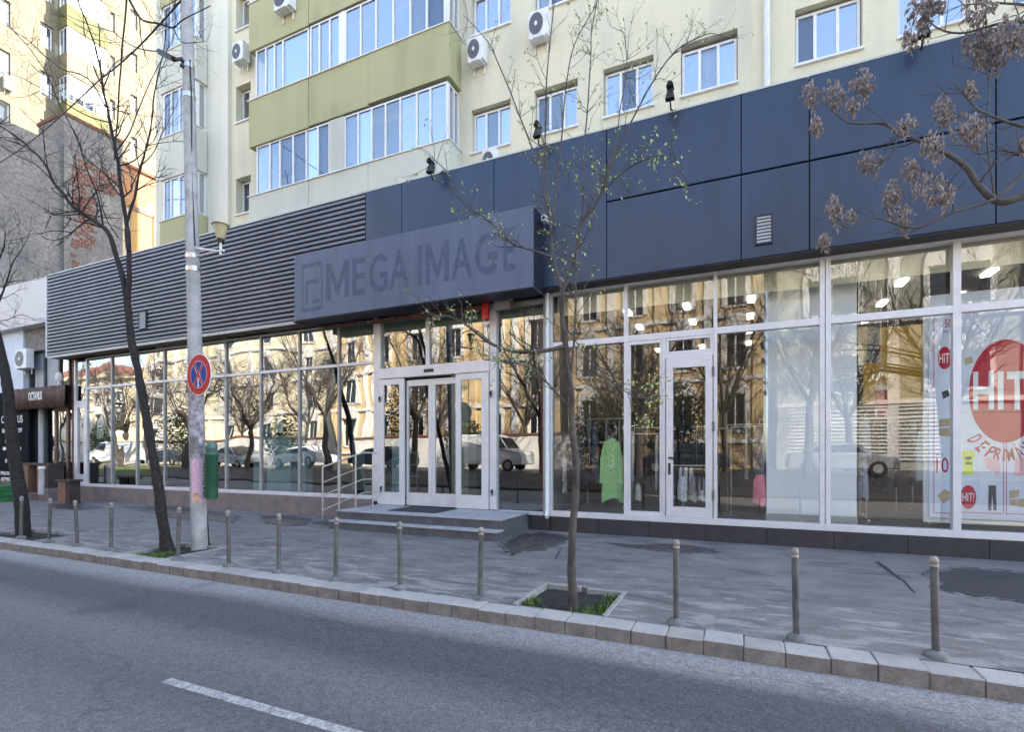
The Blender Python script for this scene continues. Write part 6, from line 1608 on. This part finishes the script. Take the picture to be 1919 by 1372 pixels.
for (zx, zy, rw, rh) in cl:
    u, v = 1380 + zx / 2.744, zy / 2.744
    Yc = YD + rr.uniform(-0.12, 0.25)
    c0 = at(u, v, Yc); sx = rw / 2.744 * 3.9 / 960; sz = rh / 2.744 * 4.0 / 960
    b_ = MB(tb); n = int(30 + rw * rh / 42)
    lean = rr.uniform(-0.5, 0.1)
    for k in range(n):
        a = rr.uniform(0, 2 * PI); q = rr.random() ** 0.5; h = rr.gauss(0, 0.5); h = max(-1.3, min(1.1, h))
        wdt = math.sqrt(max(0.06, 1 - h * h)) * (1.0 if h > -0.2 else 0.75)
        p = c0 + Vector((sx * q * wdt * math.cos(a) + lean * -h * sx * -1, sx * 0.7 * q * wdt * math.sin(a), sz * h))
        d = Vector((rr.gauss(0, 0.45), rr.gauss(0, 0.45), -1)).normalized(); s_ = Vector((math.cos(a), math.sin(a), 0)).cross(d).normalized()
        L = rr.uniform(0.030, 0.058); w = L * 0.17
        b_.add([p, p + d * L * 0.4 + s_ * w, p + d * L, p + d * L * 0.4 - s_ * w], [(0, 1, 2, 3)])
        s2 = d.cross(s_) * w
        b_.add([p, p + d * L * 0.4 + s2, p + d * L, p + d * L * 0.4 - s2], [(0, 1, 2, 3)])
    for k in range(4):
        e = c0 + Vector((rr.uniform(-1, 1) * sx * 0.6, rr.uniform(-1, 1) * sx * 0.4, rr.uniform(-0.8, 0.3) * sz)); b_.tube([c0 + Vector((sx * 0.3, 0, sz * 0.9)), e], [0.0035, 0.0018], 4)
    b_.build('seed_cluster', 'dry_seed', tr)

# ------------------------------------------------------------------ the other side of the street (seen mirrored in the glass)
for nm_, x0_, x1_, m_ in (('verge', -140, -38, 'verge_grass'), ('opposite_pavement', -38, 120, 'tar_patch')):
    MB().add([(x0_, -2.0, -0.12), (x1_, -2.0, -0.12), (x1_, -4.6, 0.55), (x0_, -4.6, 0.55), (x0_, -40, 0.75), (x1_, -40, 0.75)], [(1, 0, 3, 2), (2, 3, 4, 5)]).build(nm_, m_, kind='structure')
MB().box(-140, 120, -2.35, -2.002, -0.24, -0.02).build('opposite_kerb', 'tar_patch', kind='structure')
MB().add([(-140, -5.4, 0.585), (-38, -5.4, 0.585), (-38, -10.0, 0.62), (-140, -10.0, 0.62)], [(1, 0, 3, 2)]).build('parking_lane', 'sandy_path', kind='structure')
# garden wall
for i, (xa, xb) in enumerate(((-95, -62), (-58, -30), (-27, -9))):
    t = thing('garden_wall', ['long white garden wall far along the opposite pavement', 'white garden wall opposite the vacant shop', 'white garden wall opposite the sliding doors'][i], 'wall', (xa, -10.5, 0.5))
    MB().box(0, xb - xa, -0.25, 0, 0, 2.3).build('wall', 'opposite_white', t); MB().box(-0.05, xb - xa + 0.05, -0.32, 0.07, 2.3, 2.42).build('coping', 'roof_tile', t)
def opp(label, x0, x1, yf, h, wallm, rows, cols, z1, wh, ww, roof='roof_tile', arch=False, yd=12):
    t = thing('town_house', label, 'building', (x0, yf, 0))
    mo = lambda a, d, z: Vector((a, -d, z))
    hs = []; L = x1 - x0
    for r_ in range(rows):
        for c_ in range(cols):
            xc = L * (c_ + 0.5) / cols; zb = z1 + r_ * (h - z1 - 0.8) / rows
            hs.append((xc - ww / 2, xc + ww / 2, zb, zb + wh))
    wall_holes(mo, 0, L, 0, h, hs, 0.22, 'wall', wallm, t)
    MB().box(0.01, L - 0.01, -yd, -0.23, 0, h - 0.01).build('wall', 'room_dark', t)
    for s in (0, L): MB().box(s - 0.02, s + 0.02, -yd, -0.002, 0, h - 0.02).build('side_wall', wallm, t)
    MB().box(-0.4, L + 0.4, -yd - 0.4, 0.4, h, h + 0.35).build('cornice', wallm, t)
    MB().prism([Vector((-0.3, 0.3, h + 0.36)), Vector((-0.3, -yd / 2, h + 0.36 + yd * 0.22)), Vector((-0.3, -yd - 0.3, h + 0.36))], (L + 0.6, 0, 0)).build('roof', roof, t)
    for r_ in range(rows):
        zb = z1 + r_ * (h - z1 - 0.8) / rows
        MB().box(0.0, L, 0.002, 0.14, zb - 0.75, zb - 0.5).build('string_course', 'opposite_white', t)
    for c_ in range(cols + 1):
        xc = min(max(L * c_ / cols, 0.3), L - 0.3); MB().box(xc - 0.28, xc + 0.28, 0.002, 0.10, 0.3, h - 0.02).build('pilaster', 'opposite_white' if c_ % 2 else wallm, t)
    for q in hs:
        xc = (q[0] + q[1]) / 2; rw = (q[1] - q[0]) / 2
        ring = [Vector((xc + (rw + 0.28) * math.cos(a_), 0.003, q[3] + (rw + 0.35) * math.sin(a_))) for a_ in [PI * i / 10 for i in range(11)]]
        MB().prism(ring, (0, 0.12, 0)).build('window_arch', 'opposite_white', t)
        for sx_ in (-1, 1): MB().box(xc + sx_ * (rw + 0.14) - 0.13, xc + sx_ * (rw + 0.14) + 0.13, 0.003, 0.1, q[2], q[3] - 0.003).build('window_surround', 'opposite_white', t)
        b_ = MB(); fw = 0.08
        for (a, c_, z0, z1_) in ((q[0], q[0] + fw, q[2], q[3]), (q[1] - fw, q[1], q[2], q[3]), (q[0], q[1], q[2], q[2] + fw), (q[0], q[1], q[3] - fw, q[3]), ((q[0] + q[1]) / 2 - 0.04, (q[0] + q[1]) / 2 + 0.04, q[2], q[3])): mbox(b_, mo, a, c_, 0.1, 0.16, z0, z1_)
        w = b_.build('window', 'white_upvc', t)
        mbox(MB(), mo, q[0] + fw, q[1] - fw, 0.12, 0.13, q[2] + fw, q[3] - fw).build('pane', 'car_glass', w)
        mbox(MB(), mo, q[0] - 0.1, q[1] + 0.1, -0.06, 0.1, q[2] - 0.12, q[2]).build('sill', 'opposite_white', w)
    return t
opp('tall sandy apartment house opposite, far along the street', -66, -36, -18, 24.0, 'sandy_plaster', 6, 5, 2.6, 2.0, 1.5)
opp('broad ochre house opposite the sliding doors', -33, -12, -15, 13.5, 'ochre_plaster', 3, 6, 2.4, 2.2, 1.2)
opp('ochre corner house opposite the clothes shop door', -11.2, 1.2, -14.5, 15.5, 'ochre_plaster', 3, 4, 3.0, 2.3, 1.1)
opp('low sandy house opposite at the far left end of the street', -110, -68, -17, 11, 'sandy_plaster', 3, 12, 2.2, 1.6, 1.2)
of = opp('pale office building opposite with horizontal slats', 2.0, 26, -16, 15.5, 'office_plaster', 2, 4, 5.2, 2.2, 2.6, roof='opposite_white')
for i in range(16): MB().box(0.2, 9.0, 0.02, 0.09, 1.2 + 0.22 * i, 1.2 + 0.22 * i + 0.12).build('slat', 'opposite_white', of)
text_mesh('lettering', 'Adecco', 'sign_white', 2.6, 5.9, 5.85, 6.75, 0.10, of, 0.02, 0.05, face=1)
# parked cars
def car(label, x, y, m, van=False, flip=False):
    t = thing('parked_car', label, 'car', (x, y, 0.60), 'cars parked on the opposite side')
    L, H, W = (4.9, 2.1, 1.9) if van else (4.2, 1.48, 1.74)
    if van: prof = [(-2.45, 0.35), (-2.45, 0.9), (-2.35, 1.1), (-1.55, 1.22), (-1.0, 1.95), (-0.7, 2.1), (2.35, 2.1), (2.45, 1.9), (2.45, 0.35)]
    else: prof = [(-2.1, 0.3), (-2.12, 0.62), (-2.0, 0.82), (-1.1, 0.98), (-0.45, 1.42), (0.1, 1.48), (0.9, 1.44), (1.5, 1.02), (2.02, 0.96), (2.1, 0.6), (2.08, 0.3)]
    if flip: prof = [(-a, z) for a, z in prof][::-1]
    zs = 0.98 if not van else 1.22
    vs = []; n = len(prof)
    for s in (-1, 1):
        for a, z in prof:
            ins_ = 0.0 if z <= zs else (z - zs) * 0.35
            vs.append((a, s * (W / 2 - ins_), z))
    fs = [tuple(range(n)), tuple(range(2 * n - 1, n - 1, -1))] + [(i, i + n, (i + 1) % n + n, (i + 1) % n) for i in range(n)]
    bo_ = MB().add(vs, fs).build('body', m, t, bevel=0.05)
    sg_ = -1 if flip else 1
    # glass
    wp = [(-1.45, 1.3), (-1.0, 1.88), (-0.3, 1.9), (-0.3, 1.3)] if van else [(-0.92, 1.02), (-0.4, 1.36), (0.8, 1.36), (1.3, 1.04)]
    for s in (-1, 1):
        pts = [Vector((sg_ * a, s * (W / 2 - (z - zs) * 0.35 + 0.006), z)) for a, z in wp]
        MB().prism(pts, (0, s * 0.01, 0)).build('side_window', 'car_glass', t)
    a0_, a1_ = ((-1.53, 1.27), (-1.04, 1.9)) if van else ((-1.06, 1.02), (-0.49, 1.39))
    MB().prism([Vector((sg_ * a0_[0] - sg_ * 0.02, -W / 2 + 0.14, a0_[1] + 0.02)), Vector((sg_ * a0_[0] - sg_ * 0.02, W / 2 - 0.14, a0_[1] + 0.02)), Vector((sg_ * a1_[0] - sg_ * 0.02, W / 2 - 0.28, a1_[1] + 0.02)), Vector((sg_ * a1_[0] - sg_ * 0.02, -W / 2 + 0.28, a1_[1] + 0.02))], (-sg_ * 0.012, 0, 0.01)).build('windscreen', 'car_glass', t)
    for a in ((-1.5, 1.55) if van else (-1.3, 1.3)):
        for s in (-1, 1):
            w = MB().tube([(a, s * (W / 2 - 0.2), 0.32), (a, s * (W / 2 + 0.02), 0.32)], 0.33, 18).build('wheel', 'tyre_rubber', t)
            MB().tube([(a, s * (W / 2 + 0.021), 0.32), (a, s * (W / 2 + 0.03), 0.32)], 0.2, 14).build('rim', 'rim_silver', w)
    for s in (-1, 1): MB().box(sg_ * -L / 2 * 1.0 - 0.02, sg_ * -L / 2 + sg_ * 0.12, s * W * 0.36 - 0.16, s * W * 0.36 + 0.16, 0.62, 0.78).build('headlight', 'sign_white', t)
cars = [(-88, -7.2, 'car_white', 0, 0, 'white car farthest along the opposite parking lane'), (-74, -7, 'car_dark', 0, 1, 'dark car parked in front of the low sandy house'), (-62, -7.1, 'car_silver', 0, 0, 'silver car parked before the tall sandy house, left end'),
        (-51, -7.2, 'car_white', 1, 0, 'white van parked before the tall sandy house'), (-43, -7.0, 'car_dark', 0, 0, 'dark car parked before the tall sandy house, right end'), (-35, -6.8, 'car_silver', 0, 1, 'silver car parked near the corner of the ochre house'),
        (-28.5, -7, 'car_white', 0, 0, 'white car parked before the broad ochre house'), (-21, -6.6, 'car_dark', 0, 0, 'black car parked opposite the sliding doors'), (-13.5, -6.8, 'car_white', 1, 1, 'white van parked opposite the sliding doors'),
        (-2.6, -6.9, 'car_dark', 0, 0, 'dark car parked before the ochre corner house'), (4.0, -7.0, 'car_silver', 0, 1, 'silver car parked before the pale office building')]
for (x, y, m, v_, f_, lab) in cars: car(lab, x, y, m, bool(v_), bool(f_))
# street trees opposite: a few masters, copied
def opp_tree(seed, h):
    T = Tree((0, 0, 0), seed); r_ = T.r
    lean = Vector((r_.uniform(-0.06, 0.06), r_.uniform(-0.05, 0.05), 1))
    k = 0.34 * h
    pts, rad = T.limb([Vector((0, 0, 0)), lean * k * 0.5, lean * k], 0.20, 0.15, 10, True, 0.03)
    top = pts[-1]
    for i in range(5):
        a = i * PI / 2.5 + r_.uniform(-0.4, 0.4); d = Vector((math.cos(a) * 0.5, math.sin(a) * 0.5, 1))
        q = [top + d * (h - k) * f + Vector((r_.gauss(0, 0.15), r_.gauss(0, 0.15), 0)) * f for f in (0, 0.3, 0.6, 0.85)]
        p2, rd = T.limb(q, 0.10, 0.02, 8, True, 0.05)
        T.sprout(p2, rd, 20, 2.0, 2, 0.3, 0.8, 0.1, (3, 5), 1.0, 0.009)
    return T
masters = []
for sd_, h in ((101, 9.5), (102, 8.0)):
    T = opp_tree(sd_, h); t = thing('opposite_tree', '', 'tree', (0, 0, 0), 'bare trees on the opposite verge')
    T.trunk.build('trunk', 'bark_brown', t); T.tw.build('branches', 'bark_brown', t); masters.append(t)
spots = [(-80, -5.1, 'farthest along the street'), (-66, -4.9, 'before the low sandy house'), (-55, -5.0, 'before the left part of the tall sandy house'), (-46.5, -4.9, 'behind the white van'), (-38, -5.1, 'before the right end of the tall sandy house'), (-31, -4.9, 'before the left end of the broad ochre house'), (-24.5, -5.0, 'before the middle of the broad ochre house'), (-17.5, -4.8, 'opposite the sliding doors'), (-9.5, -5.0, 'before the gap between the ochre houses'), (-4.5, -4.9, 'before the ochre corner house'), (2.6, -5.2, 'before the pale office building'), (7.5, -5.0, 'at the right end of the pale office building'), (-50.5, -9.6, 'inside the garden behind the white van'), (-41.5, -12.5, 'tall sandy house garden'), (-34, -12.2, 'in the garden left of the broad ochre house'), (-20.5, -12.4, 'in the garden of the broad ochre house'), (-13.5, -12.0, 'right garden end of the broad ochre house'), (-7.0, -11.5, 'close to the wall of the ochre corner house'), (-0.8, -11.0, 'at the right end of the ochre corner house'), (5.2, -11.8, 'close to the slats of the pale office building')]
used = set()
for i, (x, y, lab) in enumerate(spots):
    mi = i % 2
    o = masters[mi] if mi not in used else copy_tree(masters[mi]); used.add(mi)
    o.location = (x, y, 0.5); o.rotation_euler = (0, 0, i * 1.3); o.scale = (1, 1, 0.9 + 0.05 * (i % 4)); o['label'] = 'bare tree on the opposite verge, ' + lab
# evergreen shrubs
for i, (x, y, s_) in enumerate(((-70, -9.2, 1.6), (-57, -9.0, 2.0), (-33, -9.4, 1.9), (-7.6, -9.3, 2.2), (-45, -9.2, 2.4), (-24.5, -12.6, 2.8), (-16.6, -9.2, 1.7), (-3.6, -11.6, 2.6))):
    r_ = random.Random(i + 50); b_ = MB((x, y, 0.6))
    for k in range(2600):
        d = Vector((r_.gauss(0, 1), r_.gauss(0, 1), r_.gauss(0, 1))).normalized() * (r_.random() ** 0.4); p = Vector((x, y, 0.6 + s_ * 1.05)) + Vector((d.x * s_ * 0.8, d.y * s_ * 0.7, d.z * s_))
        a = Vector((r_.gauss(0, 1), r_.gauss(0, 1), r_.gauss(0, 1))).normalized(); c_ = a.orthogonal().normalized() * 0.07; a *= 0.16
        b_.add([p, p + a * 0.5 + c_, p + a, p + a * 0.5 - c_], [(0, 1, 2, 3)])
    t = thing('evergreen_shrub', 'dense evergreen shrub ' + ['before the low sandy house', 'beside the gap in the garden wall', 'between the garden walls near the ochre house', 'beside the ochre corner house', 'in front of the tall sandy house wall', 'rising behind the wall of the broad ochre house', 'at the right end of the garden wall', 'against the middle of the ochre corner house'][i], 'shrub', (x, y, 0.6))
    b_.build('foliage', 'evergreen', t); MB((x, y, 0.6)).tube([(x, y, 0.5), (x, y, 1.4)], 0.07, 8).build('stem', 'bark_brown', t)
